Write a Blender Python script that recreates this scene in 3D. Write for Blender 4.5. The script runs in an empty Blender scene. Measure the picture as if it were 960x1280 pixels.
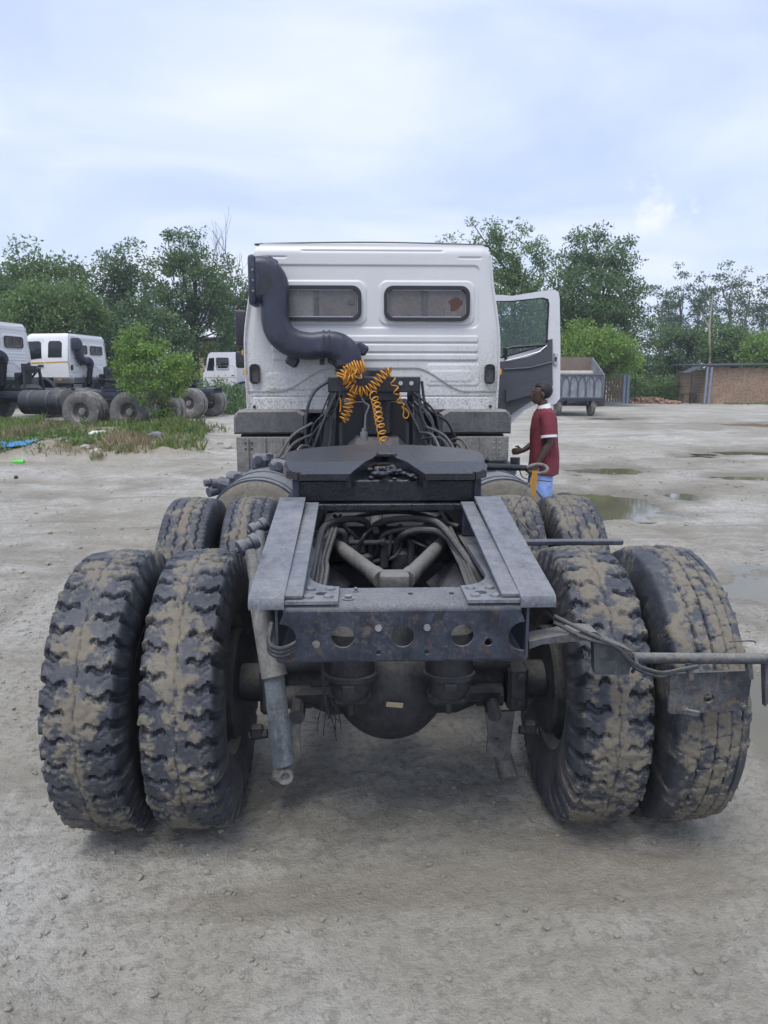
import bpy, bmesh, math, random
import numpy as np
from mathutils import Vector, Matrix, Euler

random.seed(7)
R = math.radians
PI = math.pi
scene = bpy.context.scene
COL = scene.collection

# ------------------------------------------------------------------ camera
FPX, CAM_H, PITCH, YAW, CAM_X, CAM_D = 924.64, 1.6991, 0.1746, 0.0324, -0.1262, 2.7997
cam = bpy.data.cameras.new('camera')
camera = bpy.data.objects.new('camera', cam)
COL.objects.link(camera)
camera.location = (CAM_X, -CAM_D, CAM_H)
camera.rotation_euler = (PI / 2 - PITCH, 0, -YAW)
cam.sensor_fit = 'HORIZONTAL'
cam.sensor_width = 36.0
cam.lens = FPX / 960 * 36.0
cam.clip_start = 0.05
cam.clip_end = 3000
scene.camera = camera
scene.render.resolution_x, scene.render.resolution_y = 768, 1024

# ------------------------------------------------------------------ light: hazy bright overcast, sun behind the camera
SUN_EL, SUN_AZ = R(63), R(205)          # azimuth clockwise from +Y
world = bpy.data.worlds.new('World')
scene.world = world
world.use_nodes = True
wn, wl = world.node_tree.nodes, world.node_tree.links
wn.clear()
w_out = wn.new('ShaderNodeOutputWorld')
sky = wn.new('ShaderNodeTexSky')
sky.sky_type = 'NISHITA'
sky.sun_disc = False
sky.sun_elevation = SUN_EL
sky.sun_rotation = SUN_AZ
sky.air_density = 1.2
sky.dust_density = 2.0
sky.ozone_density = 2.0
bg_sky = wn.new('ShaderNodeBackground')
bg_sky.inputs['Strength'].default_value = 0.12
wl.new(sky.outputs[0], bg_sky.inputs[0])
bg_cl = wn.new('ShaderNodeBackground')
bg_cl.inputs['Strength'].default_value = 0.75
tc = wn.new('ShaderNodeTexCoord')
sep = wn.new('ShaderNodeSeparateXYZ')
wl.new(tc.outputs['Generated'], sep.inputs[0])
zden = wn.new('ShaderNodeMath'); zden.operation = 'ADD'; zden.inputs[1].default_value = 0.22
zabs = wn.new('ShaderNodeMath'); zabs.operation = 'ABSOLUTE'
wl.new(sep.outputs['Z'], zabs.inputs[0]); wl.new(zabs.outputs[0], zden.inputs[0])
dx = wn.new('ShaderNodeMath'); dx.operation = 'DIVIDE'
dy = wn.new('ShaderNodeMath'); dy.operation = 'DIVIDE'
wl.new(sep.outputs['X'], dx.inputs[0]); wl.new(zden.outputs[0], dx.inputs[1])
wl.new(sep.outputs['Y'], dy.inputs[0]); wl.new(zden.outputs[0], dy.inputs[1])
cmb = wn.new('ShaderNodeCombineXYZ')
wl.new(dx.outputs[0], cmb.inputs[0]); wl.new(dy.outputs[0], cmb.inputs[1])
cmap = wn.new('ShaderNodeMapping')
cmap.inputs['Scale'].default_value = (0.75, 1.15, 1)
cmap.inputs['Rotation'].default_value = (0, 0, R(-28))
cmap.inputs['Location'].default_value = (2.3, 0.7, 0)
wl.new(cmb.outputs[0], cmap.inputs[0])
cn = wn.new('ShaderNodeTexNoise')
cn.inputs['Scale'].default_value = 1.5
cn.inputs['Detail'].default_value = 5
cn.inputs['Roughness'].default_value = 0.5
cn.inputs['Distortion'].default_value = 0.5
wl.new(cmap.outputs[0], cn.inputs['Vector'])
crp = wn.new('ShaderNodeValToRGB')
crp.color_ramp.elements[0].position = 0.36; crp.color_ramp.elements[0].color = (0.80, 0.80, 0.80, 1)
crp.color_ramp.elements[1].position = 0.68; crp.color_ramp.elements[1].color = (0.99, 0.99, 0.99, 1)
wl.new(cn.outputs[0], crp.inputs[0])
ccol = wn.new('ShaderNodeValToRGB')
ccol.color_ramp.elements[0].position = 0.30; ccol.color_ramp.elements[0].color = (0.535, 0.635, 0.925, 1)
ccol.color_ramp.elements[1].position = 0.72; ccol.color_ramp.elements[1].color = (0.835, 0.880, 1.0, 1)
wl.new(cn.outputs[0], ccol.inputs[0])
wl.new(ccol.outputs[0], bg_cl.inputs[0])
wmix = wn.new('ShaderNodeMixShader')
wl.new(crp.outputs[0], wmix.inputs[0])
wl.new(bg_sky.outputs[0], wmix.inputs[1]); wl.new(bg_cl.outputs[0], wmix.inputs[2])
# one heaped white cloud low over the trees on the right
cdir = Vector((0.3559, 0.9131, 0.1989)).normalized()
vd = wn.new('ShaderNodeVectorMath'); vd.operation = 'DISTANCE'; vd.inputs[1].default_value = cdir
cw = wn.new('ShaderNodeTexNoise'); cw.inputs['Scale'].default_value = 22; cw.inputs['Detail'].default_value = 6; cw.inputs['Roughness'].default_value = 0.6
wl.new(tc.outputs['Generated'], cw.inputs['Vector']); wl.new(tc.outputs['Generated'], vd.inputs[0])
ca = wn.new('ShaderNodeMath'); ca.operation = 'MULTIPLY_ADD'; ca.inputs[1].default_value = 0.15
wl.new(cw.outputs[0], ca.inputs[0]); wl.new(vd.outputs['Value'], ca.inputs[2])
cr2 = wn.new('ShaderNodeValToRGB'); cr2.color_ramp.elements[0].position = 0.080; cr2.color_ramp.elements[0].color = (0.75, 0.75, 0.75, 1)
cr2.color_ramp.elements[1].position = 0.104; cr2.color_ramp.elements[1].color = (0, 0, 0, 1)
wl.new(ca.outputs[0], cr2.inputs[0])
bg_cu = wn.new('ShaderNodeBackground'); bg_cu.inputs[0].default_value = (0.64, 0.655, 0.70, 1); bg_cu.inputs['Strength'].default_value = 1.0
wmix2 = wn.new('ShaderNodeMixShader'); wl.new(cr2.outputs[0], wmix2.inputs[0]); wl.new(wmix.outputs[0], wmix2.inputs[1]); wl.new(bg_cu.outputs[0], wmix2.inputs[2])
wl.new(wmix2.outputs[0], w_out.inputs['Surface'])

sun = bpy.data.lights.new('sun', 'SUN')
sun.energy = 1.5
sun.angle = R(28)
sun.color = (1.0, 0.965, 0.92)
sun_ob = bpy.data.objects.new('sun', sun)
COL.objects.link(sun_ob)
sdir = Vector((math.sin(SUN_AZ) * math.cos(SUN_EL), math.cos(SUN_AZ) * math.cos(SUN_EL), math.sin(SUN_EL)))
sun_ob.rotation_euler = sdir.to_track_quat('Z', 'Y').to_euler()
sun_ob.location = sdir * 60

scene.view_settings.view_transform = 'Standard'
scene.view_settings.look = 'None'
scene.view_settings.exposure = 0.72
scene.view_settings.gamma = 1.0
scene.view_settings.use_curve_mapping = False
scene.render.engine = 'CYCLES'

# ------------------------------------------------------------------ pixel -> direction helper (photograph 960x1280)
_r = Vector((math.cos(YAW), -math.sin(YAW), 0))
_fw = Vector((math.sin(YAW), math.cos(YAW), 0))
_F = _fw * math.cos(PITCH) - Vector((0, 0, math.sin(PITCH)))
_U = _fw * math.sin(PITCH) + Vector((0, 0, math.cos(PITCH)))
_C = Vector((CAM_X, -CAM_D, CAM_H))
def ray(px, py): return _F + _r * ((px - 480) / FPX) + _U * ((640 - py) / FPX)
def at(px, py, Y):
    d = ray(px, py); return _C + d * ((Y - _C.y) / d.y)
def atz(px, py, Z=0.0):
    d = ray(px, py); return _C + d * ((Z - _C.z) / d.z)

# ------------------------------------------------------------------ noise (numpy, vectorised)
_rng = np.random.default_rng(11)
_perm = np.concatenate([_rng.permutation(256)] * 3)
_grad = _rng.normal(size=(256, 3)); _grad /= np.linalg.norm(_grad, axis=1)[:, None]
def perlin(x, y, z):
    x, y, z = np.broadcast_arrays(np.asarray(x, float), np.asarray(y, float), np.asarray(z, float))
    xi, yi, zi = np.floor(x).astype(int), np.floor(y).astype(int), np.floor(z).astype(int)
    xf, yf, zf = x - xi, y - yi, z - zi
    u, v, w = [t * t * t * (t * (t * 6 - 15) + 10) for t in (xf, yf, zf)]
    xi &= 255; yi &= 255; zi &= 255
    def g(a, b, c):
        h = _perm[_perm[_perm[(xi + a) & 255] + ((yi + b) & 255)] + ((zi + c) & 255)]
        G = _grad[h]
        return G[..., 0] * (xf - a) + G[..., 1] * (yf - b) + G[..., 2] * (zf - c)
    x1 = g(0,0,0) + u * (g(1,0,0) - g(0,0,0)); x2 = g(0,1,0) + u * (g(1,1,0) - g(0,1,0))
    x3 = g(0,0,1) + u * (g(1,0,1) - g(0,0,1)); x4 = g(0,1,1) + u * (g(1,1,1) - g(0,1,1))
    y1 = x1 + v * (x2 - x1); y2 = x3 + v * (x4 - x3)
    return y1 + w * (y2 - y1)
def fbm(x, y, z, octv=4, gain=0.5):
    a, s, f = 1.0, 0.0, 1.0
    for _ in range(octv):
        s = s + a * perlin(np.asarray(x) * f + 3.7 * f, np.asarray(y) * f, np.asarray(z) * f + 1.3)
        a *= gain; f *= 2.03
    return s
def sstep(a, b, x):
    t = np.clip((np.asarray(x, float) - a) / (b - a), 0, 1); return t * t * (3 - 2 * t)

# ------------------------------------------------------------------ object helpers
def tag(o, label, cat, group=None):
    o['label'] = label; o['category'] = cat
    if group: o['group'] = group
    return o
def thing(name, label, cat, loc=(0, 0, 0), rotz=0.0, group=None):
    o = bpy.data.objects.new(name, None)
    COL.objects.link(o); o.empty_display_size = 0.2
    o.location = loc; o.rotation_euler = (0, 0, rotz)
    return tag(o, label, cat, group)
def copy_tree(o, parent=None):
    c = o.copy(); COL.objects.link(c); c.parent = parent
    for ch in list(o.children): copy_tree(ch, c)
    return c
def link_mesh(name, me, mat, parent=None):
    o = bpy.data.objects.new(name, me); COL.objects.link(o)
    if mat is not None and not me.materials: me.materials.append(mat)
    if parent is not None: o.parent = parent
    return o

class MB:
    """collects shapes; build() links them as one mesh object"""
    def __init__(s): s.v = []; s.f = []
    def add(s, vs, fs, M=None):
        n = len(s.v)
        if M is not None: vs = [M @ Vector(p) for p in vs]
        s.v += [tuple(p) for p in vs]; s.f += [tuple(i + n for i in f) for f in fs]
        return s
    def bm(s, bm, M=None):
        bm.verts.index_update()
        s.add([v.co.copy() for v in bm.verts], [[v.index for v in f.verts] for f in bm.faces], M); bm.free()
        return s
    def box(s, c, size, bev=0.0, rot=None, seg=1):
        b = bmesh.new(); bmesh.ops.create_cube(b, size=1.0)
        for v in b.verts: v.co = Vector((v.co.x * size[0], v.co.y * size[1], v.co.z * size[2]))
        if bev > 0: bmesh.ops.bevel(b, geom=b.edges[:], offset=bev, segments=seg, affect='EDGES', profile=0.5)
        M = Matrix.Translation(c)
        if rot is not None: M = M @ Euler(rot).to_matrix().to_4x4()
        return s.bm(b, M)
    def bar(s, a, b_, w, h, bev=0.0, up=(0, 0, 1)):
        a, b_ = Vector(a), Vector(b_); d = b_ - a; L = d.length; d.normalize()
        upv = Vector(up); x = d.cross(upv)
        if x.length < 1e-4: x = d.cross(Vector((1, 0, 0)))
        x.normalize(); z = x.cross(d)
        M = Matrix((x, d, z)).transposed().to_4x4(); M.translation = (a + b_) / 2
        b = bmesh.new(); bmesh.ops.create_cube(b, size=1.0)
        for v in b.verts: v.co = Vector((v.co.x * w, v.co.y * L, v.co.z * h))
        if bev > 0: bmesh.ops.bevel(b, geom=b.edges[:], offset=bev, segments=1, affect='EDGES')
        return s.bm(b, M)
    def tube(s, pts, r, n=8, cap=True, flat=1.0):
        pts = [Vector(p) for p in pts]; m = len(pts)
        rs = r if isinstance(r, (list, tuple)) else [r] * m
        T = []
        for i in range(m):
            d = pts[min(i + 1, m - 1)] - pts[max(i - 1, 0)]
            if d.length < 1e-9: d = Vector((0, 0, 1))
            T.append(d.normalized())
        ref = Vector((0, 0, 1)) if abs(T[0].z) < 0.9 else Vector((1, 0, 0))
        X = T[0].cross(ref).normalized()
        vs, fs = [], []
        for i in range(m):
            X = (X - T[i] * X.dot(T[i])); X.normalize(); Yv = T[i].cross(X)
            for k in range(n):
                a = 2 * PI * k / n
                vs.append(pts[i] + X * (rs[i] * math.cos(a)) + Yv * (rs[i] * flat * math.sin(a)))
        for i in range(m - 1):
            for k in range(n):
                k2 = (k + 1) % n
                fs.append((i * n + k, i * n + k2, (i + 1) * n + k2, (i + 1) * n + k))
        if cap:
            fs.append(tuple(range(n - 1, -1, -1))); fs.append(tuple(range((m - 1) * n, m * n)))
        return s.add(vs, fs)
    def lathe(s, prof, org=(0, 0, 0), axis=(1, 0, 0), n=24, close=False):
        """prof: (radius, distance along axis)"""
        ax = Vector(axis).normalized(); ref = Vector((0, 0, 1)) if abs(ax.z) < 0.9 else Vector((1, 0, 0))
        X = ax.cross(ref).normalized(); Yv = ax.cross(X); o = Vector(org)
        vs, fs = [], []
        for (r, h) in prof:
            for k in range(n):
                a = 2 * PI * k / n
                vs.append(o + ax * h + X * (r * math.cos(a)) + Yv * (r * math.sin(a)))
        m = len(prof)
        for i in range(m - 1 if not close else m):
            j = (i + 1) % m
            for k in range(n):
                k2 = (k + 1) % n
                fs.append((i * n + k, j * n + k, j * n + k2, i * n + k2))
        if not close:
            if prof[0][0] > 1e-6: fs.append(tuple(range(n)))
            if prof[-1][0] > 1e-6: fs.append(tuple(range(m * n - 1, (m - 1) * n - 1, -1)))
        return s.add(vs, fs)
    def cyl(s, a, b, r, n=16, bev=0.0):
        a, b = Vector(a), Vector(b); L = (b - a).length
        if bev: return s.lathe([(0.0001, 0), (r - bev, 0), (r, bev), (r, L - bev), (r - bev, L), (0.0001, L)], a, b - a, n)
        return s.lathe([(r, 0), (r, L)], a, b - a, n)
    def plate(s, outer, holes=(), th=0.008, M=None, bev=0.0):
        """flat plate in local XY (z from -th to 0) with holes, placed by M"""
        b = bmesh.new()
        def loop(pts):
            vs = [b.verts.new((p[0], p[1], 0)) for p in pts]
            for i in range(len(vs)): b.edges.new((vs[i], vs[(i + 1) % len(vs)]))
        loop(outer)
        for h in holes: loop(h)
        bmesh.ops.triangle_fill(b, use_beauty=True, use_dissolve=False, edges=b.edges[:])
        bmesh.ops.recalc_face_normals(b, faces=b.faces[:])
        if b.faces and sum(f.normal.z for f in b.faces) < 0: bmesh.ops.reverse_faces(b, faces=b.faces[:])
        ext = bmesh.ops.extrude_face_region(b, geom=b.faces[:])
        for v in [g for g in ext['geom'] if isinstance(g, bmesh.types.BMVert)]: v.co.z -= th
        bmesh.ops.recalc_face_normals(b, faces=b.faces[:])
        return s.bm(b, M)
    def loft(s, rings, cap=True, closed=True):
        n = len(rings[0]); vs = [p for r in rings for p in r]; fs = []
        for i in range(len(rings) - 1):
            for k in range(n if closed else n - 1):
                k2 = (k + 1) % n
                fs.append((i * n + k, i * n + k2, (i + 1) * n + k2, (i + 1) * n + k))
        if cap and closed:
            fs.append(tuple(range(n - 1, -1, -1))); fs.append(tuple(range((len(rings) - 1) * n, len(rings) * n)))
        return s.add(vs, fs)
    def mesh(s, name, angle=35):
        me = bpy.data.meshes.new(name); me.from_pydata(s.v, [], s.f); me.validate()
        b = bmesh.new(); b.from_mesh(me); bmesh.ops.recalc_face_normals(b, faces=b.faces[:]); b.to_mesh(me); b.free()
        if angle:
            me.polygons.foreach_set('use_smooth', [True] * len(me.polygons))
            me.set_sharp_from_angle(angle=R(angle))
        return me
    def build(s, name, mat, parent=None, angle=35):
        return link_mesh(name, s.mesh(name, angle), mat, parent)

def frameM(o, x, y):
    """matrix from local XY plane to world: origin o, x axis, y axis"""
    x = Vector(x).normalized(); y = Vector(y).normalized(); z = x.cross(y)
    M = Matrix((x, y, z)).transposed().to_4x4(); M.translation = o
    return M
def circle(cx, cy, r, n=16, r2=None):
    r2 = r2 or r
    return [(cx + r * math.cos(2 * PI * k / n), cy + r2 * math.sin(2 * PI * k / n)) for k in range(n)]
def rrect(x0, y0, x1, y1, r, n=5):
    out = []
    for cx, cy, a0 in ((x1 - r, y1 - r, 0), (x0 + r, y1 - r, 90), (x0 + r, y0 + r, 180), (x1 - r, y0 + r, 270)):
        for k in range(n + 1):
            a = R(a0 + 90 * k / n); out.append((cx + r * math.cos(a), cy + r * math.sin(a)))
    return out
def bez(pts, n=8):
    """Catmull-Rom through points"""
    P = [Vector(p) for p in pts]; P = [2 * P[0] - P[1]] + P + [2 * P[-1] - P[-2]]; out = []
    for i in range(1, len(P) - 2):
        for k in range(n):
            t = k / n; a, b, c, d = P[i - 1], P[i], P[i + 1], P[i + 2]
            out.append(0.5 * ((2 * b) + (c - a) * t + (2 * a - 5 * b + 4 * c - d) * t * t + (3 * b - a - 3 * c + d) * t ** 3))
    out.append(P[-2]); return out
def np_mesh(name, V, F, smooth=True):
    """V (n,3), F (m,4) or (m,3) arrays"""
    me = bpy.data.meshes.new(name); k = F.shape[1]
    me.vertices.add(len(V)); me.vertices.foreach_set('co', np.ascontiguousarray(V, dtype=np.float32).ravel())
    me.loops.add(F.size); me.loops.foreach_set('vertex_index', np.ascontiguousarray(F, dtype=np.int32).ravel())
    me.polygons.add(len(F)); me.polygons.foreach_set('loop_start', np.arange(0, F.size, k, dtype=np.int32))
    me.polygons.foreach_set('use_smooth', np.full(len(F), smooth, dtype=bool))
    me.update(calc_edges=True); me.validate()
    return me
def float_attr(me, name, vals):
    a = me.attributes.new(name, 'FLOAT', 'POINT'); a.data.foreach_set('value', np.ascontiguousarray(vals, dtype=np.float32).ravel())

# ------------------------------------------------------------------ materials
class NT:
    def __init__(s, name):
        s.m = bpy.data.materials.new(name); s.m.use_nodes = True
        s.n = s.m.node_tree.nodes; s.l = s.m.node_tree.links; s.n.clear()
        s.out = s.n.new('ShaderNodeOutputMaterial'); s._tc = s.n.new('ShaderNodeTexCoord')
        s.obj = s._tc.outputs['Object']
    def put(s, sock, val):
        if isinstance(val, bpy.types.NodeSocket): s.l.new(val, sock)
        elif val is not None:
            if sock.type == 'RGBA' and not hasattr(val, '__len__'): val = (val, val, val, 1)
            elif sock.type == 'RGBA' and len(val) == 3: val = tuple(val) + (1,)
            sock.default_value = val
    def noise(s, scale, detail=4, rough=0.55, vec=None, dist=0.0):
        n = s.n.new('ShaderNodeTexNoise'); s.put(n.inputs['Vector'], vec or s.obj)
        n.inputs['Scale'].default_value = scale; n.inputs['Detail'].default_value = detail
        n.inputs['Roughness'].default_value = rough; n.inputs['Distortion'].default_value = dist
        return n.outputs[0]
    def voro(s, scale, vec=None, feat='F1', out='Distance'):
        n = s.n.new('ShaderNodeTexVoronoi'); s.put(n.inputs['Vector'], vec or s.obj); n.feature = feat
        n.inputs['Scale'].default_value = scale; return n.outputs[out]
    def mapping(s, scale=(1, 1, 1), loc=(0, 0, 0), rot=(0, 0, 0), vec=None):
        n = s.n.new('ShaderNodeMapping'); s.put(n.inputs['Vector'], vec or s.obj)
        n.inputs['Scale'].default_value = scale; n.inputs['Location'].default_value = loc; n.inputs['Rotation'].default_value = rot
        return n.outputs[0]
    def ramp(s, fac, *stops):
        n = s.n.new('ShaderNodeValToRGB'); s.put(n.inputs[0], fac); e = n.color_ramp.elements
        while len(e) < len(stops): e.new(0.5)
        for el, (p, c) in zip(e, stops):
            el.position = p; el.color = (c, c, c, 1) if not hasattr(c, '__len__') else tuple(c)[:3] + (1,)
        return n.outputs[0]
    def mix(s, fac, a, b, mode='MIX'):
        n = s.n.new('ShaderNodeMix'); n.data_type = 'RGBA'; n.blend_type = mode
        s.put(n.inputs[0], fac); s.put(n.inputs[6], a); s.put(n.inputs[7], b); return n.outputs[2]
    def math(s, op, a, b=None, clamp=False):
        n = s.n.new('ShaderNodeMath'); n.operation = op; n.use_clamp = clamp
        s.put(n.inputs[0], a)
        if b is not None: s.put(n.inputs[1], b)
        return n.outputs[0]
    def attr(s, name):
        n = s.n.new('ShaderNodeAttribute'); n.attribute_name = name; return n.outputs['Fac']
    def up(s):
        g = s.n.new('ShaderNodeNewGeometry'); x = s.n.new('ShaderNodeSeparateXYZ'); s.l.new(g.outputs['Normal'], x.inputs[0]); return x.outputs['Z']
    def rand(s):
        return s.n.new('ShaderNodeObjectInfo').outputs['Random']
    def bump(s, h, strength=0.3, dist=0.01, normal=None):
        n = s.n.new('ShaderNodeBump'); s.put(n.inputs['Height'], h)
        n.inputs['Strength'].default_value = strength; n.inputs['Distance'].default_value = dist
        if normal is not None: s.l.new(normal, n.inputs['Normal'])
        return n.outputs[0]
    def pbr(s, color, rough=0.6, metal=0.0, normal=None, spec=None, **kw):
        n = s.n.new('ShaderNodeBsdfPrincipled')
        s.put(n.inputs['Base Color'], color); s.put(n.inputs['Roughness'], rough); s.put(n.inputs['Metallic'], metal)
        if spec is not None: s.put(n.inputs['Specular IOR Level'], spec)
        if normal is not None: s.l.new(normal, n.inputs['Normal'])
        for k, v in kw.items(): s.put(n.inputs[k], v)
        s.bsdf = n
        s.l.new(n.outputs[0], s.out.inputs['Surface']); return s.m

DUST = (0.30, 0.285, 0.25)
def dusty(name, base, base2=None, dust=DUST, amt=0.5, rough=0.5, metal=0.0, scale=7.0, upw=0.35, bump=0.15, rust=None, spec=0.5):
    """painted or bare metal with settled dust, speckled mud and scuffs"""
    t = NT(name)
    big = t.noise(scale * 0.35, 5, 0.6); fine = t.noise(scale * 7, 5, 0.65); mid = t.noise(scale * 1.6, 6, 0.65)
    b2 = base2 or tuple(c * 0.6 for c in base)
    col = t.mix(t.ramp(mid, (0.35, 0.0), (0.65, 1.0)), b2, base)
    scr = t.ramp(t.noise(scale * 4, 8, 0.8, vec=t.mapping((1, 1, 0.16), rot=(0, 0, 0.2))), (0.56, 0.0), (0.70, 0.55))
    col = t.mix(scr, col, tuple(min(1, c * 2.2 + 0.03) for c in base))
    blot = t.ramp(t.noise(scale * 1.1, 7, 0.72, dist=1.2), (0.50, 0.0), (0.62, 0.55))
    col = t.mix(blot, col, tuple(c * 0.45 for c in b2))
    if rust:
        col = t.mix(t.ramp(t.noise(scale * 2.3, 6, 0.7), (0.56, 0.0), (0.66, 1.0)), col, rust)
    upf = t.math('MULTIPLY', t.math('MAXIMUM', t.up(), 0.0), upw)
    f = t.math('ADD', t.math('ADD', t.math('MULTIPLY', big, 0.55), t.math('MULTIPLY', fine, 0.45)), upf)
    f = t.ramp(f, (max(0.02, 0.78 - amt * 0.55), 0.0), (min(0.98, 1.08 - amt * 0.45), 1.0))
    d2 = t.mix(t.noise(scale * 3, 3), tuple(c * 0.75 for c in dust), tuple(min(1, c * 1.15) for c in dust))
    f = t.mix(t.ramp(t.noise(scale * 14, 6, 0.8), (0.40, 0.45), (0.60, 0.0)), f, 0.0)
    col = t.mix(f, col, d2)
    spk = t.ramp(t.noise(scale * 9, 8, 0.8), (0.60, 0.0), (0.68, 0.7))
    col = t.mix(t.math('MULTIPLY', spk, amt), col, tuple(min(1, c * 1.15) for c in dust))
    ro = t.mix(f, rough, 0.9)
    return t.pbr(col, ro, metal if not metal else t.math('MULTIPLY', t.math('SUBTRACT', 1.0, f), metal),
                 t.bump(t.math('ADD', fine, t.math('MULTIPLY', mid, 0.6)), bump, 0.006), spec)

M = {}
M['frame'] = dusty('frame_paint', (0.050, 0.060, 0.092), (0.022, 0.027, 0.042), (0.22, 0.22, 0.215), amt=0.42, rough=0.5, scale=9, upw=0.30)
M['ramp'] = dusty('ramp_steel', (0.150, 0.165, 0.195), (0.075, 0.085, 0.11), (0.27, 0.27, 0.265), amt=0.60, rough=0.5, scale=11, upw=0.12, metal=0.0)
M['beam'] = dusty('cross_member_paint', (0.034, 0.043, 0.068), (0.013, 0.016, 0.025), (0.20, 0.205, 0.21), amt=0.42, rough=0.40, scale=12, upw=0.34, rust=(0.075, 0.055, 0.045))
M['axle'] = dusty('axle_grime', (0.040, 0.043, 0.050), (0.016, 0.017, 0.021), (0.15, 0.14, 0.12), amt=0.40, rough=0.6, scale=9, upw=0.3)
M['grease'] = dusty('black_grease', (0.018, 0.02, 0.027), (0.008, 0.009, 0.012), (0.16, 0.15, 0.13), amt=0.10, rough=0.24, scale=14, upw=0.05, bump=0.5, spec=0.5)
M['black'] = dusty('black_plastic', (0.022, 0.024, 0.03), (0.014, 0.015, 0.02), (0.2, 0.19, 0.17), amt=0.30, rough=0.45, scale=6, upw=0.25)
M['snorkel'] = dusty('intake_plastic', (0.030, 0.036, 0.062), (0.022, 0.026, 0.045), (0.2, 0.2, 0.2), amt=0.30, rough=0.42, scale=5, upw=0.20, bump=0.06)
M['greyplastic'] = dusty('grey_plastic', (0.085, 0.088, 0.095), (0.06, 0.062, 0.068), (0.26, 0.25, 0.23), amt=0.55, rough=0.6, scale=5, upw=0.3)
M['rod'] = dusty('dusty_rod', (0.10, 0.10, 0.10), (0.05, 0.05, 0.052), (0.22, 0.215, 0.20), amt=0.6, rough=0.7, scale=9, upw=0.3)
M['hose'] = dusty('rubber_hose', (0.042, 0.045, 0.052), (0.02, 0.021, 0.025), (0.17, 0.165, 0.155), amt=0.40, rough=0.6, scale=12, upw=0.35)
M['tank'] = dusty('tank_paint', (0.075, 0.085, 0.115), (0.04, 0.045, 0.06), (0.24, 0.24, 0.23), amt=0.45, rough=0.45, scale=5, upw=0.3)
M['tankend'] = dusty('tank_end_mud', (0.17, 0.155, 0.125), (0.10, 0.095, 0.08), (0.30, 0.275, 0.22), amt=0.8, rough=0.8, scale=6, upw=0.0)
M['shock'] = dusty('shock_tube', (0.15, 0.15, 0.145), (0.06, 0.06, 0.06), (0.27, 0.26, 0.23), amt=0.55, rough=0.7, scale=9, upw=0.2, bump=0.5)
M['shock2'] = dusty('shock_body', (0.10, 0.125, 0.15), (0.05, 0.06, 0.07), (0.27, 0.26, 0.23), amt=0.55, rough=0.7, scale=12, upw=0.2, bump=0.6)
M['bolt'] = dusty('bolt_steel', (0.22, 0.23, 0.25), (0.12, 0.12, 0.13), (0.3, 0.29, 0.27), amt=0.5, rough=0.45, scale=20, metal=0.4)
M['rim'] = dusty('rim_paint', (0.16, 0.165, 0.17), (0.08, 0.08, 0.085), (0.30, 0.28, 0.24), amt=0.7, rough=0.6, scale=6)
M['flap'] = dusty('mudflap_rubber', (0.12, 0.12, 0.12), (0.08, 0.08, 0.08), (0.32, 0.31, 0.28), amt=0.8, rough=0.8, scale=5, upw=0.2)
M['brkt'] = dusty('bracket_steel', (0.070, 0.076, 0.088), (0.03, 0.034, 0.042), (0.23, 0.22, 0.195), amt=0.50, rough=0.55, scale=12, upw=0.35, rust=(0.12, 0.085, 0.06), bump=0.4)

def white_cab(name):
    t = NT(name)
    sepn = t.n.new('ShaderNodeSeparateXYZ'); t.l.new(t.obj, sepn.inputs[0])
    sp = t.ramp(t.noise(55, 6, 0.75), (0.46, 0.0), (0.62, 1.0))
    low = t.ramp(sepn.outputs['Z'], (0.0, 1.0), (1.0, 0.0))
    hz = t.math('DIVIDE', t.math('SUBTRACT', 2.35, sepn.outputs['Z']), 0.9, clamp=True)     # mud thrown up from below
    st = t.noise(5, 5, 0.6, vec=t.mapping((1, 1, 0.25)))
    sides = t.math('MULTIPLY', t.math('ABSOLUTE', sepn.outputs['X']), 0.55)
    f = t.math('MULTIPLY', hz, t.math('ADD', st, sides))
    f = t.math('MULTIPLY', f, sp)
    f = t.ramp(f, (0.14, 0.0), (0.80, 0.75))
    film = t.math('MULTIPLY', t.noise(3, 5, 0.6, vec=t.mapping((1, 1, 0.3))), 0.30)
    col = t.mix(film, (0.60, 0.61, 0.63), (0.45, 0.445, 0.42))
    col = t.mix(t.math('MULTIPLY', hz, t.ramp(st, (0.45, 0.0), (0.75, 0.55))), col, (0.38, 0.36, 0.31))
    col = t.mix(f, col, (0.24, 0.215, 0.17))
    return t.pbr(col, t.mix(f, 0.34, 0.85), 0.0, t.bump(t.noise(90, 2), 0.03, 0.003), 0.5)
M['white'] = white_cab('cab_white_paint')
def simple(name, col, rough=0.6, metal=0.0, scale=10, var=0.25, bump=0.1, spec=0.5):
    t = NT(name); n = t.noise(scale, 5, 0.6)
    c = t.mix(n, tuple(x * (1 - var) for x in col), tuple(min(1, x * (1 + var)) for x in col))
    return t.pbr(c, rough, metal, t.bump(n, bump, 0.01), spec)
M['white2'] = simple('door_white', (0.60, 0.61, 0.64), 0.35, var=0.06, bump=0.0)
M['white3'] = simple('parked_cab_white', (0.74, 0.75, 0.76), 0.4, var=0.08, scale=2, bump=0.0)
M['trim'] = simple('door_trim_plastic', (0.062, 0.068, 0.082), 0.55, var=0.15)
M['rubber'] = simple('seal_rubber', (0.016, 0.017, 0.022), 0.45, var=0.2)
M['chrome'] = simple('bright_strip', (0.45, 0.46, 0.48), 0.4, 0.5, var=0.15)
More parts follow.
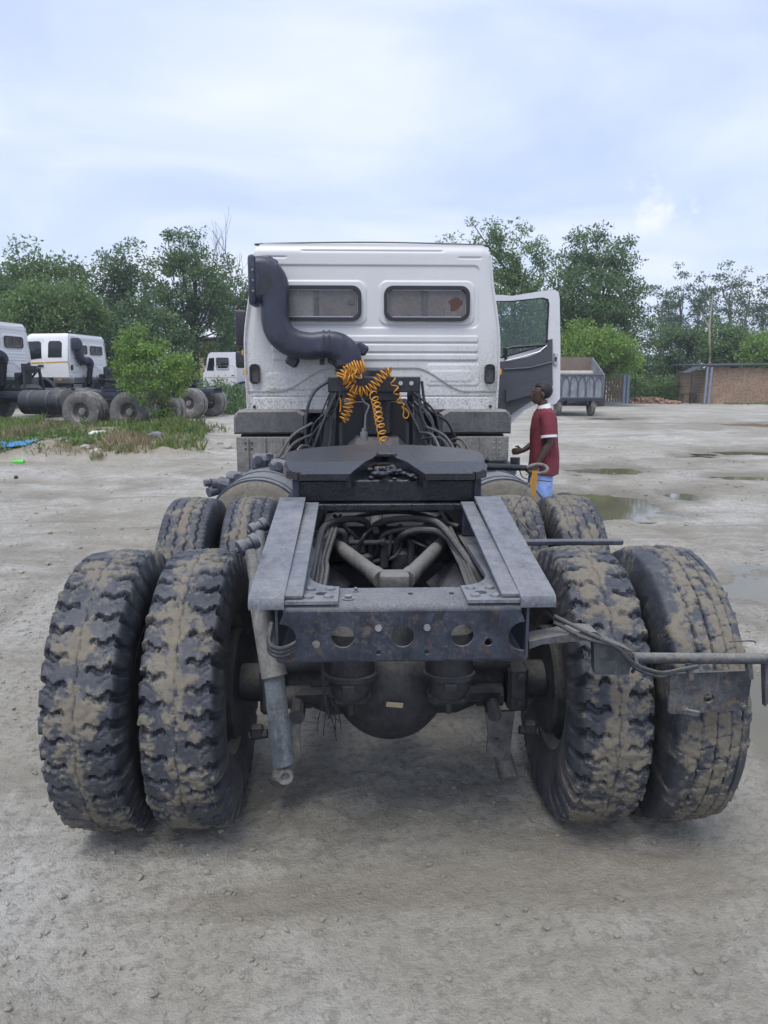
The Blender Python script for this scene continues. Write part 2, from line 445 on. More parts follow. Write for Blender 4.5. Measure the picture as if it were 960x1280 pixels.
def glass_dusty(name, tint, dustc, amt):
    t = NT(name); n = t.noise(6, 6, 0.65); n2 = t.noise(40, 4, 0.7)
    f = t.ramp(t.math('ADD', t.math('MULTIPLY', n, 0.6), t.math('MULTIPLY', n2, 0.4)), (0.75 - amt * 0.5, 0.0), (0.9, 1.0))
    return t.pbr(t.mix(f, tint, dustc), t.mix(f, 0.06, 0.8), 0.0, None, 0.6)
M['rearglass'] = glass_dusty('rear_glass', (0.075, 0.07, 0.072), (0.22, 0.195, 0.18), 0.75)
M['rearglass2'] = glass_dusty('rear_glass_fixed', (0.10, 0.10, 0.11), (0.27, 0.255, 0.24), 0.9)
M['sideglass'] = glass_dusty('side_glass', (0.012, 0.016, 0.018), (0.12, 0.12, 0.11), 0.10)
def clear_glass(name):
    t = NT(name)
    tr = t.n.new('ShaderNodeBsdfTransparent'); tr.inputs[0].default_value = (0.84, 0.90, 0.89, 1)
    gl = t.n.new('ShaderNodeBsdfGlossy'); gl.inputs['Roughness'].default_value = 0.03; gl.inputs[0].default_value = (0.9, 0.95, 1, 1)
    fr = t.n.new('ShaderNodeFresnel'); fr.inputs[0].default_value = 1.45
    mx = t.n.new('ShaderNodeMixShader'); t.l.new(fr.outputs[0], mx.inputs[0])
    t.l.new(tr.outputs[0], mx.inputs[1]); t.l.new(gl.outputs[0], mx.inputs[2]); t.l.new(mx.outputs[0], t.out.inputs['Surface'])
    return t.m
M['clear'] = clear_glass('door_glass')
M['orange'] = simple('amber_reflector', (0.62, 0.28, 0.03), 0.3, var=0.15, scale=40)
M['yellow'] = simple('yellow_coil_hose', (0.50, 0.22, 0.018), 0.42, var=0.2, scale=25, bump=0.03)
M['stripe'] = simple('yellow_stripe', (0.60, 0.36, 0.05), 0.45, var=0.1)
M['tagplate'] = simple('tag_plate', (0.45, 0.38, 0.25), 0.6, var=0.3, scale=60)
M['ribbon'] = simple('yellow_ribbon', (0.45, 0.22, 0.025), 0.7, var=0.3, scale=30)
M['redbit'] = simple('red_plastic', (0.35, 0.03, 0.03), 0.5, var=0.2)
M['brownbit'] = simple('brown_curtain', (0.085, 0.048, 0.040), 0.9, var=0.3, scale=30)

def tyre_mat(name, mudcol, rub=(0.030, 0.034, 0.046), dust=(0.135, 0.135, 0.135), thick=1.0):
    """rubber under a film of dry dust, with ragged crusts of clay"""
    t = NT(name)
    m = t.attr('mud'); hi = t.attr('raise'); n = t.noise(48, 7, 0.75); n2 = t.noise(7, 5, 0.65); n3 = t.noise(150, 4, 0.7)
    rag = t.math('ADD', t.math('MULTIPLY', t.math('SUBTRACT', n, 0.5), 3.0), t.math('MULTIPLY', t.math('SUBTRACT', n3, 0.5), 2.2))
    f = t.ramp(t.math('ADD', m, rag), (0.40, 0.0), (0.95, thick))
    film = t.ramp(t.math('ADD', t.math('ADD', t.math('MULTIPLY', n, 0.45), t.math('MULTIPLY', n2, 0.55)), t.math('MULTIPLY', m, 0.30)), (0.40, 0.0), (0.80, 0.75))
    col = t.mix(t.math('MULTIPLY', film, t.math('ADD', 0.35, t.math('MULTIPLY', hi, 0.65))), rub, dust)
    mc = t.mix(t.math('ADD', t.math('MULTIPLY', n2, 0.5), t.math('MULTIPLY', n3, 0.5)), tuple(c * 0.35 for c in mudcol), tuple(c * 1.35 for c in mudcol))
    col = t.mix(f, col, mc)
    b = t.bump(t.math('ADD', n, t.math('MULTIPLY', n3, 0.5)), 0.6, 0.005)
    return t.pbr(col, t.mix(f, 0.50, 0.95), 0.0, b, 0.45)
M['tyre'] = tyre_mat('tyre_rubber', (0.205, 0.182, 0.138), (0.024, 0.028, 0.040), (0.135, 0.140, 0.150))
M['tyre_bg'] = tyre_mat('tyre_rubber_dusty', (0.30, 0.275, 0.225), (0.075, 0.075, 0.075), (0.27, 0.255, 0.225), 0.8)
# ------------------------------------------------------------------ ground
PUDDLES = [  # cx, cy, rx, ry, rot
    (3.25, 7.55, 0.78, 1.00, 0.25), (4.35, 10.6, 0.62, 0.62, 0.1), (4.72, 8.05, 0.28, 0.45, -0.2),
    (8.3, 13.2, 0.9, 0.45, 0.1), (6.5, 9.85, 0.62, 0.32, 0.1), (3.62, 2.95, 0.72, 0.62, 0.2),
    (2.02, 0.62, 0.30, 0.62, -0.15), (8.9, 23.5, 1.0, 1.0, 0.0), (12.6, 19.5, 1.6, 1.0, 0.0), (7.0, 12.6, 0.5, 0.3, 0.0)]
DAMP = [(190, 603, 55, 5), (35, 622, 60, 6), (120, 645, 70, 7), (40, 690, 80, 8), (30, 720, 60, 6), (840, 575, 90, 5), (905, 532, 70, 6), (770, 645, 90, 10), (790, 530, 60, 5), (880, 610, 60, 8), (930, 770, 40, 20), (250, 590, 30, 5), (720, 560, 40, 3)]
def damp_field(x, y):
    best = np.full(np.shape(x), -9.0)
    n = fbm(np.asarray(x) * 1.1, np.asarray(y) * 1.1, 2.2, 5, 0.6) * 1.1
    for px, py, w, h in DAMP:
        c = hit(px, py); w2 = abs(hit(px + w, py).x - c.x); h2 = abs(hit(px, py - h).y - c.y)
        best = np.maximum(best, 1 - np.hypot((x - c.x) / w2, (y - c.y) / h2))
    return best + n
def terr0(x, y):
    return 0.42 * sstep(6, 20, y) + 0.06 * sstep(20, 60, y)
def mound_mask(x, y):
    n = fbm(np.asarray(x) * 0.9, np.asarray(y) * 0.9, 4.2, 4) * 0.9
    d = np.minimum(np.minimum(-3.1 - x - 0.12 * (y - 12), (y - 11.9) * 0.9), (18.3 - y) * 0.8) + n
    return sstep(0.0, 0.9, d)
def puddle_field(x, y):
    """1 inside, falling to 0 outside"""
    n = fbm(np.asarray(x) * 1.9, np.asarray(y) * 1.9, 9.1, 4) * 0.55
    best = np.full(np.shape(x), -9.0)
    for cx, cy, rx, ry, ro in PUDDLES:
        c, s = math.cos(ro), math.sin(ro)
        u = ((x - cx) * c + (y - cy) * s) / rx; v = (-(x - cx) * s + (y - cy) * c) / ry
        best = np.maximum(best, 1 - np.sqrt(u * u + v * v))
    return best + n
RUTS = [(-2, 40, 34), (6, -20, 28.5), (21, 7, 17.6), (-23, 1, 20.3), (1, 62, 51), (-12, -16, 23), (30, -14, 32), (14, 30, 19)]
def rut_field(x, y):
    r = np.zeros(np.shape(x)); wob = 0.18 * fbm(np.asarray(x) * 0.3, np.asarray(y) * 0.3, 6.6, 2)
    fade = sstep(-0.25, 0.15, fbm(np.asarray(x) * 0.22, np.asarray(y) * 0.22, 1.9, 3))
    for cx, cy, rr in RUTS:
        for o in (0.0, 1.85):
            d = np.hypot(x - cx, y - cy) - rr - o + wob
            r = np.maximum(r, np.exp(-(d / 0.16) ** 2) - 0.35 * np.exp(-((np.abs(d) - 0.27) / 0.09) ** 2))
    keep = 1 - np.exp(-((np.abs(x) / 1.5) ** 4 + ((y - 1.0) / 2.3) ** 4))
    return r * fade * keep
def terrain(x, y):
    x = np.asarray(x, float); y = np.asarray(y, float)
    h = terr0(x, y)
    near = 1 - sstep(3, 30, np.hypot(x, y))
    h = h + fbm(x * 0.35, y * 0.35, 0.3, 3) * 0.05 * sstep(4, 10, np.hypot(x, y))
    h = h + fbm(x * 2.2, y * 2.2, 1.3, 5, 0.55) * 0.022
    h = h + np.abs(fbm(x * 9, y * 9, 5.3, 3)) * 0.016 * (0.3 + near)
    h = h + np.maximum(0, fbm(x * 20, y * 20, 2.7, 2)) * 0.026 * near * sstep(-0.25, 0.25, fbm(x * 1.1, y * 1.1, 8.8, 2))
    mm = mound_mask(x, y)
    h = h + mm * (0.22 + 0.20 * fbm(x * 0.9, y * 0.9, 7.7, 4))
    h = h - 0.030 * rut_field(x, y) * (1 - mm)
    p = puddle_field(x, y)
    h = h - 0.055 * sstep(-0.25, 0.35, p) * (1 - mm)
    return h
def th(x, y): return float(terrain(np.array([x]), np.array([y]))[0])
def hit(px, py):
    d = ray(px, py); lo = 0.5
    t = np.linspace(1.0, 140, 6000); P = np.array(_C)[None] + np.array(d)[None] * t[:, None]
    g = terr0(P[:, 0], P[:, 1]); k = int(np.argmax(P[:, 2] < g)); p = P[k]
    return Vector((p[0], p[1], th(p[0], p[1])))

def axis_coords(fine_a, fine_b, step, lo, hi, grow=1.06):
    mid = list(np.arange(fine_a, fine_b + 1e-6, step)); up, s = [], step; v = mid[-1]
    while v < hi: s *= grow; v += s; up.append(v)
    dn, s, v = [], step, mid[0]
    while v > lo: s *= grow; v -= s; dn.append(v)
    return np.array(dn[::-1] + mid + up)
gx = axis_coords(-2.6, 3.0, 0.022, -900, 900, 1.045)
gy = axis_coords(-2.0, 2.2, 0.024, -200, 1500, 1.030)
GX, GY = np.meshgrid(gx, gy)
GZ = terrain(GX, GY)
nx, ny = len(gx), len(gy)
V = np.stack([GX.ravel(), GY.ravel(), GZ.ravel()], -1)
ii = (np.arange(ny - 1)[:, None] * nx + np.arange(nx - 1)[None]).ravel()
F = np.stack([ii, ii + 1, ii + nx + 1, ii + nx], -1)
me = np_mesh('ground', V, F)
PF = puddle_field(GX, GY)
float_attr(me, 'wet', np.maximum.reduce([sstep(-0.95, 0.0, PF), 0.60 * sstep(-0.35, 0.6, damp_field(GX, GY)), 0.42 * np.clip(rut_field(GX, GY), 0, 1)]) * (1 - mound_mask(GX, GY)))
float_attr(me, 'grass', mound_mask(GX, GY))
def ground_mat():
    t = NT('dried_mud_ground')
    n1 = t.noise(0.55, 6, 0.6); n2 = t.noise(3.2, 7, 0.62, dist=0.4); n3 = t.noise(26, 6, 0.7); n4 = t.noise(110, 4, 0.7)
    v = t.voro(34)
    base = t.mix(t.ramp(n2, (0.30, 0.0), (0.70, 1.0)), (0.360, 0.346, 0.310), (0.545, 0.530, 0.490))
    base = t.mix(t.ramp(n1, (0.42, 0.0), (0.58, 0.75)), base, (0.325, 0.304, 0.250))
    streak = t.noise(1.1, 6, 0.65, vec=t.mapping((0.28, 1.3, 1), rot=(0, 0, 0.12)), dist=0.8)
    base = t.mix(t.ramp(streak, (0.52, 0.0), (0.64, 0.72)), base, (0.240, 0.216, 0.172))
    base = t.mix(t.ramp(n3, (0.38, 0.75), (0.52, 0.0)), base, (0.235, 0.220, 0.190))
    base = t.mix(t.ramp(n4, (0.58, 0.0), (0.74, 0.6)), base, (0.60, 0.58, 0.53))
    n5 = t.noise(1.5, 6, 0.7, dist=0.6)
    base = t.mix(t.ramp(n5, (0.52, 0.0), (0.66, 0.55)), base, (0.270, 0.252, 0.212))
    base = t.mix(t.ramp(t.noise(6.5, 6, 0.7), (0.54, 0.0), (0.64, 0.45)), base, (0.265, 0.250, 0.212))
    g = t.attr('grass')
    base = t.mix(t.math('MULTIPLY', g, 0.8), base, t.mix(n2, (0.16, 0.125, 0.08), (0.36, 0.31, 0.23)))
    w = t.math('MULTIPLY', t.attr('wet'), t.ramp(n2, (0.2, 1.0), (0.8, 0.55)))
    base = t.mix(w, base, (0.165, 0.143, 0.104))
    ro = t.mix(w, 0.92, 0.45)
    h = t.math('ADD', t.math('MULTIPLY', n3, 1.0), t.math('MULTIPLY', t.ramp(n4, (0.35, 0.0), (0.75, 1.0)), 0.4))
    h = t.math('ADD', h, t.math('MULTIPLY', t.ramp(v, (0.0, 1.0), (0.35, 0.0)), 0.25))
    return t.pbr(base, ro, 0.0, t.bump(t.math('ADD', h, t.math('MULTIPLY', t.noise(9, 6, 0.7), 1.6)), 0.75, 0.022), 0.3)
GMAT = ground_mat()
gobj = link_mesh('ground', me, GMAT); gobj['kind'] = 'structure'

def water_mat():
    t = NT('muddy_water')
    n = t.noise(2.0, 3); rip = t.noise(14, 3)
    return t.pbr(t.mix(n, (0.10, 0.092, 0.058), (0.15, 0.138, 0.095)), 0.04, 0.0, t.bump(rip, 0.05, 0.004), 0.5, IOR=1.33)
WM = water_mat()
for k, (cx, cy, rx, ry, ro) in enumerate(PUDDLES):
    m = MB(); n = 40; lv = th(cx, cy)
    lv = float(terr0(cx, cy)) - 0.022
    e = 1.55
    ring = []
    for q in range(n):
        a = 2 * PI * q / n; u, v = rx * e * math.cos(a), ry * e * math.sin(a)
        ring.append((cx + u * math.cos(ro) - v * math.sin(ro), cy + u * math.sin(ro) + v * math.cos(ro)))
    if cy > 5: lv = float(np.mean(terrain(np.array([p[0] for p in ring]), np.array([p[1] for p in ring])))) - 0.030
    m.add([(x, y, lv) for x, y in ring], [tuple(range(n))])
    o = m.build('puddle', WM, None, 0); o['kind'] = 'structure'

# loose gravel and mud clods on the near ground
ico_v, ico_f = [], []
bm = bmesh.new(); bmesh.ops.create_icosphere(bm, subdivisions=1, radius=1.0); bm.verts.index_update()
IV = np.array([v.co[:] for v in bm.verts]); IF = np.array([[v.index for v in f.verts] for f in bm.faces]); bm.free()
def pebbles(name, count, region, smin, smax, mat, seed, power=3.0):
    g = np.random.default_rng(seed); x0, x1, y0, y1 = region
    X = g.uniform(x0, x1, count * 3); Y = g.uniform(y0, y1, count * 3)
    dens = fbm(X * 1.3, Y * 1.3, 3.3, 3) + g.uniform(-0.9, 0.9, len(X))
    keep = np.argsort(-dens)[:count]; X, Y = X[keep], Y[keep]
    keep = puddle_field(X, Y) < -0.1; X, Y = X[keep], Y[keep]; count = len(X)
    S = smin + (smax - smin) * g.uniform(0, 1, count) ** power
    Z = terrain(X, Y)
    Vv = IV[None] * (1 + g.uniform(-0.28, 0.28, (count, len(IV), 1)))
    Vv = Vv * (S[:, None, None] * np.stack([np.ones(count), g.uniform(0.6, 1, count), g.uniform(0.35, 0.7, count)], -1)[:, None])
    a = g.uniform(0, 6.28, count); c, s = np.cos(a)[:, None], np.sin(a)[:, None]
    x = Vv[..., 0] * c - Vv[..., 1] * s; y = Vv[..., 0] * s + Vv[..., 1] * c
    Vv = np.stack([x + X[:, None], y + Y[:, None], Vv[..., 2] + (Z + S * 0.15)[:, None]], -1).reshape(-1, 3)
    Ff = (IF[None] + (np.arange(count) * len(IV))[:, None, None]).reshape(-1, 3)
    o = link_mesh(name, np_mesh(name, Vv, Ff, False), mat); o['kind'] = 'stuff'
    return o
M['stone'] = simple('pale_stone', (0.36, 0.335, 0.29), 0.9, var=0.4, scale=5)
tag(pebbles('gravel', 16000, (-3.2, 3.4, -2.1, 3.4), 0.0025, 0.017, GMAT, 3, 5.0), 'loose pale pebbles and mud crumbs on the yard ground', 'gravel')
tag(pebbles('gravel', 4000, (-9, 12, 3.0, 14), 0.006, 0.035, GMAT, 5, 4.0), 'scattered stones on the yard beyond the truck axles', 'gravel')

# ------------------------------------------------------------------ tyres
TR = 0.53
def tyre_profile(nt=44):
    side = [(0.098, 0.262), (0.108, 0.268), (0.113, 0.285), (0.124, 0.315), (0.134, 0.35), (0.139, 0.385), (0.1395, 0.415), (0.137, 0.44),
            (0.134, 0.460), (0.1315, 0.475), (0.129, 0.488), (0.1265, 0.499), (0.1235, 0.5085), (0.119, 0.5165)]
    left = [(-x, r) for x, r in side]
    xs = np.linspace(-0.1145, 0.1145, nt)
    tread = [(x, TR - 0.0095 * (abs(x) / 0.1145) ** 2.4) for x in xs]
    return left + tread + [(x, r) for x, r in side[::-1]]
def tri(t): return 4 * np.abs((t % 1.0) - 0.5) - 1
def tyre_mesh(name, pattern, nu=640, nt=44, seed=0, mud=0.5, mudbias=0.0):
    prof = np.array(tyre_profile(nt)); px_, pr_ = prof[:, 0], prof[:, 1]
    th_ = np.linspace(0, 2 * PI, nu, endpoint=False)
    A, X = np.meshgrid(th_, px_, indexing='ij'); _, RR = np.meshgrid(th_, pr_, indexing='ij')
    t = np.clip(np.abs(X) / 0.125, 0, 1.2); sh = sstep(0.455, 0.515, RR)
    d = np.zeros_like(X)
    def groove(dist, w, soft=0.003): return 1 - sstep(w - soft, w + soft, np.abs(dist))
    if pattern == 'lug':
        N = 36; pitch = 2 * PI * TR / N
        s = A / (2 * PI) * N + np.where(X > 0, 0.5, 0.0)
        w = 0.010 * tri(t * 2.1 + 0.25) + 0.0025 * np.sin(46 * t) + 0.010 * t
        ph = ((s + w / pitch) % 1.0 - 0.5) * pitch
        d += 0.019 * groove(ph, 0.0085 + 0.0080 * sstep(0.45, 1.0, t)) * sstep(0.22, 0.27, t) * sstep(0.425, 0.475, RR)
        d += 0.005 * groove(ph - pitch * 0.5 + 0.01, 0.003, 0.002) * sstep(0.55, 0.60, t) * (1 - sstep(0.86, 0.92, t)) * (sh > 0.8)
        cz = X - 0.005 * tri(A / (2 * PI) * N)
        d += 0.006 * groove(cz, 0.0026, 0.002) * (sh > 0.9)
        d -= 0.0065 * (1 - sstep(0.42, 0.50, RR)) * sstep(0.40, 0.45, RR) * (1 - groove(ph, 0.016, 0.004))   # shoulder ribs
    elif pattern == 'zigzag':
        N = 52
        for c in (-0.078, -0.027, 0.027, 0.078):
            d += 0.012 * groove(X - c - 0.0065 * tri(A / (2 * PI) * N + c * 9), 0.0036) * sh
        ph = ((A / (2 * PI) * N * 2) % 1.0 - 0.5) * 2 * PI * TR / N / 2
        d += 0.004 * groove(ph, 0.0015, 0.0015) * sh * sstep(0.7, 0.75, t)
    elif pattern == 'block':
        N = 40; pitch = 2 * PI * TR / N
        for c in (-0.048, 0.002, 0.05, 0.088):
            d += 0.011 * groove(X - c - 0.0012 * tri(A / (2 * PI) * N * 2), 0.0026, 0.002) * sh
        col = np.floor((X + 0.048) / 0.049)
        ph = ((A / (2 * PI) * N + col * 0.37 + X * 3) % 1.0 - 0.5) * pitch
        d += 0.009 * groove(ph, 0.0022, 0.002) * sh * ((X > -0.048) & (X < 0.088))
    cx, cy = np.cos(A) * TR, np.sin(A) * TR
    o = seed * 7.3
    m = fbm(cx * 8 + o, cy * 8, X * 11 + o, 5, 0.68) * 1.05 + 0.55 * fbm(cx * 30 + o, cy * 30, X * 26, 4, 0.6)
    m = m + (0.30 - 0.52 * np.abs(t + mudbias * np.sign(X) - 0.08)) * sh + (mud - 0.5) - (1 - sh) * 0.12
    dep = np.clip(d / 0.012, 0, 1)
    mudv = sstep(-0.05, 0.62, m)
    if pattern in ('lug',):
        fill = np.clip(d - 0.006, 0, 1) * 0.55
        d = d - fill * sstep(0.55, 0.9, mudv)
    else:
        d = d - np.clip(d, 0, 1) * 0.45 * sstep(0.5, 0.9, mudv)
    d = d - sstep(0.35, 0.8, mudv) * sh * (0.002 + 0.007 * np.clip(fbm(cx * 34 + o, cy * 34, X * 34, 3) + 0.35, 0, 1))
    d = d - 0.0015 * fbm(cx * 12, cy * 12, X * 12 + o, 2) * sh
    # sidewall rings
    d = d + 0.0016 * ((np.abs(RR - 0.335) < 0.006) | (np.abs(RR - 0.405) < 0.004)) * (1 - sh)
    # push along profile normal
    tx, tr = np.gradient(px_), np.gradient(pr_); L = np.hypot(tx, tr); nxn, nrn = -tr / L, tx / L
    X2 = X - d * nxn[None]; R2 = RR - d * nrn[None]
    # slight flattening at contact is left to the ground sheet
    V = np.stack([X2, R2 * np.cos(A), R2 * np.sin(A)], -1).reshape(-1, 3)
    nv = len(prof); i, k = np.meshgrid(np.arange(nu), np.arange(nv - 1), indexing='ij'); i2 = (i + 1) % nu
    F = np.stack([i * nv + k, i * nv + k + 1, i2 * nv + k + 1, i2 * nv + k], -1).reshape(-1, 4)
    me = np_mesh(name, V, F)
    if nu > 300: me.set_sharp_from_angle(angle=R(48))
    film = 0.25 * sstep(0.0, 0.4, fbm(cx * 3 + o, cy * 3, X * 3, 3) + 0.1) * (1 - sh)
    float_attr(me, 'mud', np.clip(mudv * (0.45 + 0.55 * sh) * (1 - 0.45 * dep) + film, 0, 1))
    float_attr(me, 'raise', 1 - dep)
    return me
TY = {'lug_a': tyre_mesh('tyre_lug_a', 'lug', seed=1, mud=0.62, mudbias=0.0),
      'lug_b': tyre_mesh('tyre_lug_b', 'lug', seed=2, mud=0.60),
      'lug_c': tyre_mesh('tyre_lug_c', 'lug', seed=3, mud=0.72),
      'block': tyre_mesh('tyre_block', 'block', seed=4, mud=0.74, mudbias=-0.25),
      'zig': tyre_mesh('tyre_zigzag', 'zigzag', nu=416, nt=44, seed=5, mud=0.55),
      'zigm': tyre_mesh('tyre_zigzag_muddy', 'zigzag', nu=416, nt=44, seed=6, mud=0.78),
      'bg': tyre_mesh('tyre_far', 'zigzag', nu=72, nt=10, seed=8, mud=0.55)}
def rim_mesh(n=40):
    m = MB()   # +X is the dished (outer) side
    m.lathe([(0.262, -0.105), (0.272, -0.112), (0.272, -0.10), (0.246, -0.085), (0.240, 0.0), (0.246, 0.085), (0.272, 0.10), (0.272, 0.112), (0.262, 0.105),
             (0.236, 0.08), (0.230, -0.02), (0.195, -0.055), (0.165, -0.06), (0.10, -0.06), (0.10, -0.075), (0.17, -0.075), (0.205, -0.07), (0.236, -0.085)], n=n, close=True)
    for k in range(8):      # hand holes read as dark ovals: raised lips round them
        a = 2 * PI * k / 8
        m.lathe([(0.022, 0), (0.026, 0.004), (0.022, 0.008)], (-0.058, 0.198 * math.cos(a), 0.198 * math.sin(a)), (1, 0, 0), 10)
    return m.mesh('wheel')
def hub_mesh():
    m = MB(); m.lathe([(0.155, -0.07), (0.155, -0.052), (0.10, -0.05), (0.098, 0.03), (0.085, 0.055), (0.05, 0.06), (0.0001, 0.062)], n=24)
    for k in range(10):
        a = 2 * PI * k / 10; c = Vector((-0.052, 0.13 * math.cos(a), 0.13 * math.sin(a)))
        m.cyl(c, c + Vector((0.03, 0, 0)), 0.014, 6)
    return m.mesh('hub')
RIM, HUB = rim_mesh(), hub_mesh()
def wheel(parent, x, y, tyre, dish, roll=0.0, hub=True, z=TR - 0.012, tm='tyre', steer=0.0):
    """one wheel: rim with tyre and hub as sub-parts; dish = +1 when its hollow side faces +X"""
    w = link_mesh('wheel', RIM, M['rim'], parent)
    w.location = (x, y, z); w.rotation_euler = (roll, 0, PI if dish < 0 else 0.0)
    t = link_mesh('tyre', TY[tyre], M[tm], w)
    if dish < 0: t.rotation_euler = (0, 0, PI)
    if hub: link_mesh('hub', HUB, M['rim'], w)
    return w
# ------------------------------------------------------------------ tractor truck
AX2 = 1.357                      # forward drive axle
CABY = 4.38
HALF, DS = 0.898, 0.3254
def cab_w(z):                    # half width of the cab at height z
    return 1.236 - 0.10 * sstep(2.0, 2.85, z) ** 1.0 - 0.012 * sstep(1.9, 1.4, z)
def cab_front(z):
    return 6.72 - 0.62 * sstep(1.85, 2.9, z) - 0.05 * sstep(2.8, 2.97, z)

def bolt(mb, c, ax, r=0.014, h=0.012):
    c = Vector(c); ax = Vector(ax).normalized()
    mb.lathe([(r * 1.45, 0), (r * 1.45, 0.003)], c, ax, 12)
    mb.lathe([(r, 0.003), (r, h), (r * 0.6, h + 0.002)], c, ax, 6)
def coil(a_pts, rad, turns, wire, n_per=12, jitter=0.0, seed=0):
    """helix of wire around a path"""
    g = random.Random(seed); path = bez(a_pts, 16); L = [0.0]
    for i in range(1, len(path)): L.append(L[-1] + (path[i] - path[i - 1]).length)
    tot = L[-1]; N = int(turns * n_per); pts = []
    X = Vector((1, 0, 0)); j = 0
    for k in range(N + 1):
        s = tot * k / N
        while j < len(L) - 2 and L[j + 1] < s: j += 1
        f = (s - L[j]) / max(1e-9, L[j + 1] - L[j]); p = path[j].lerp(path[j + 1], f); T = (path[j + 1] - path[j]).normalized()
        X = (X - T * X.dot(T))
        if X.length < 1e-3: X = T.orthogonal()
        X.normalize(); Y = T.cross(X); a = 2 * PI * k / n_per
        r = rad * (1 + jitter * g.uniform(-1, 1))
        pts.append(p + X * (r * math.cos(a)) + Y * (r * math.sin(a)))
    m = MB(); m.tube(pts, wire, 6); return m

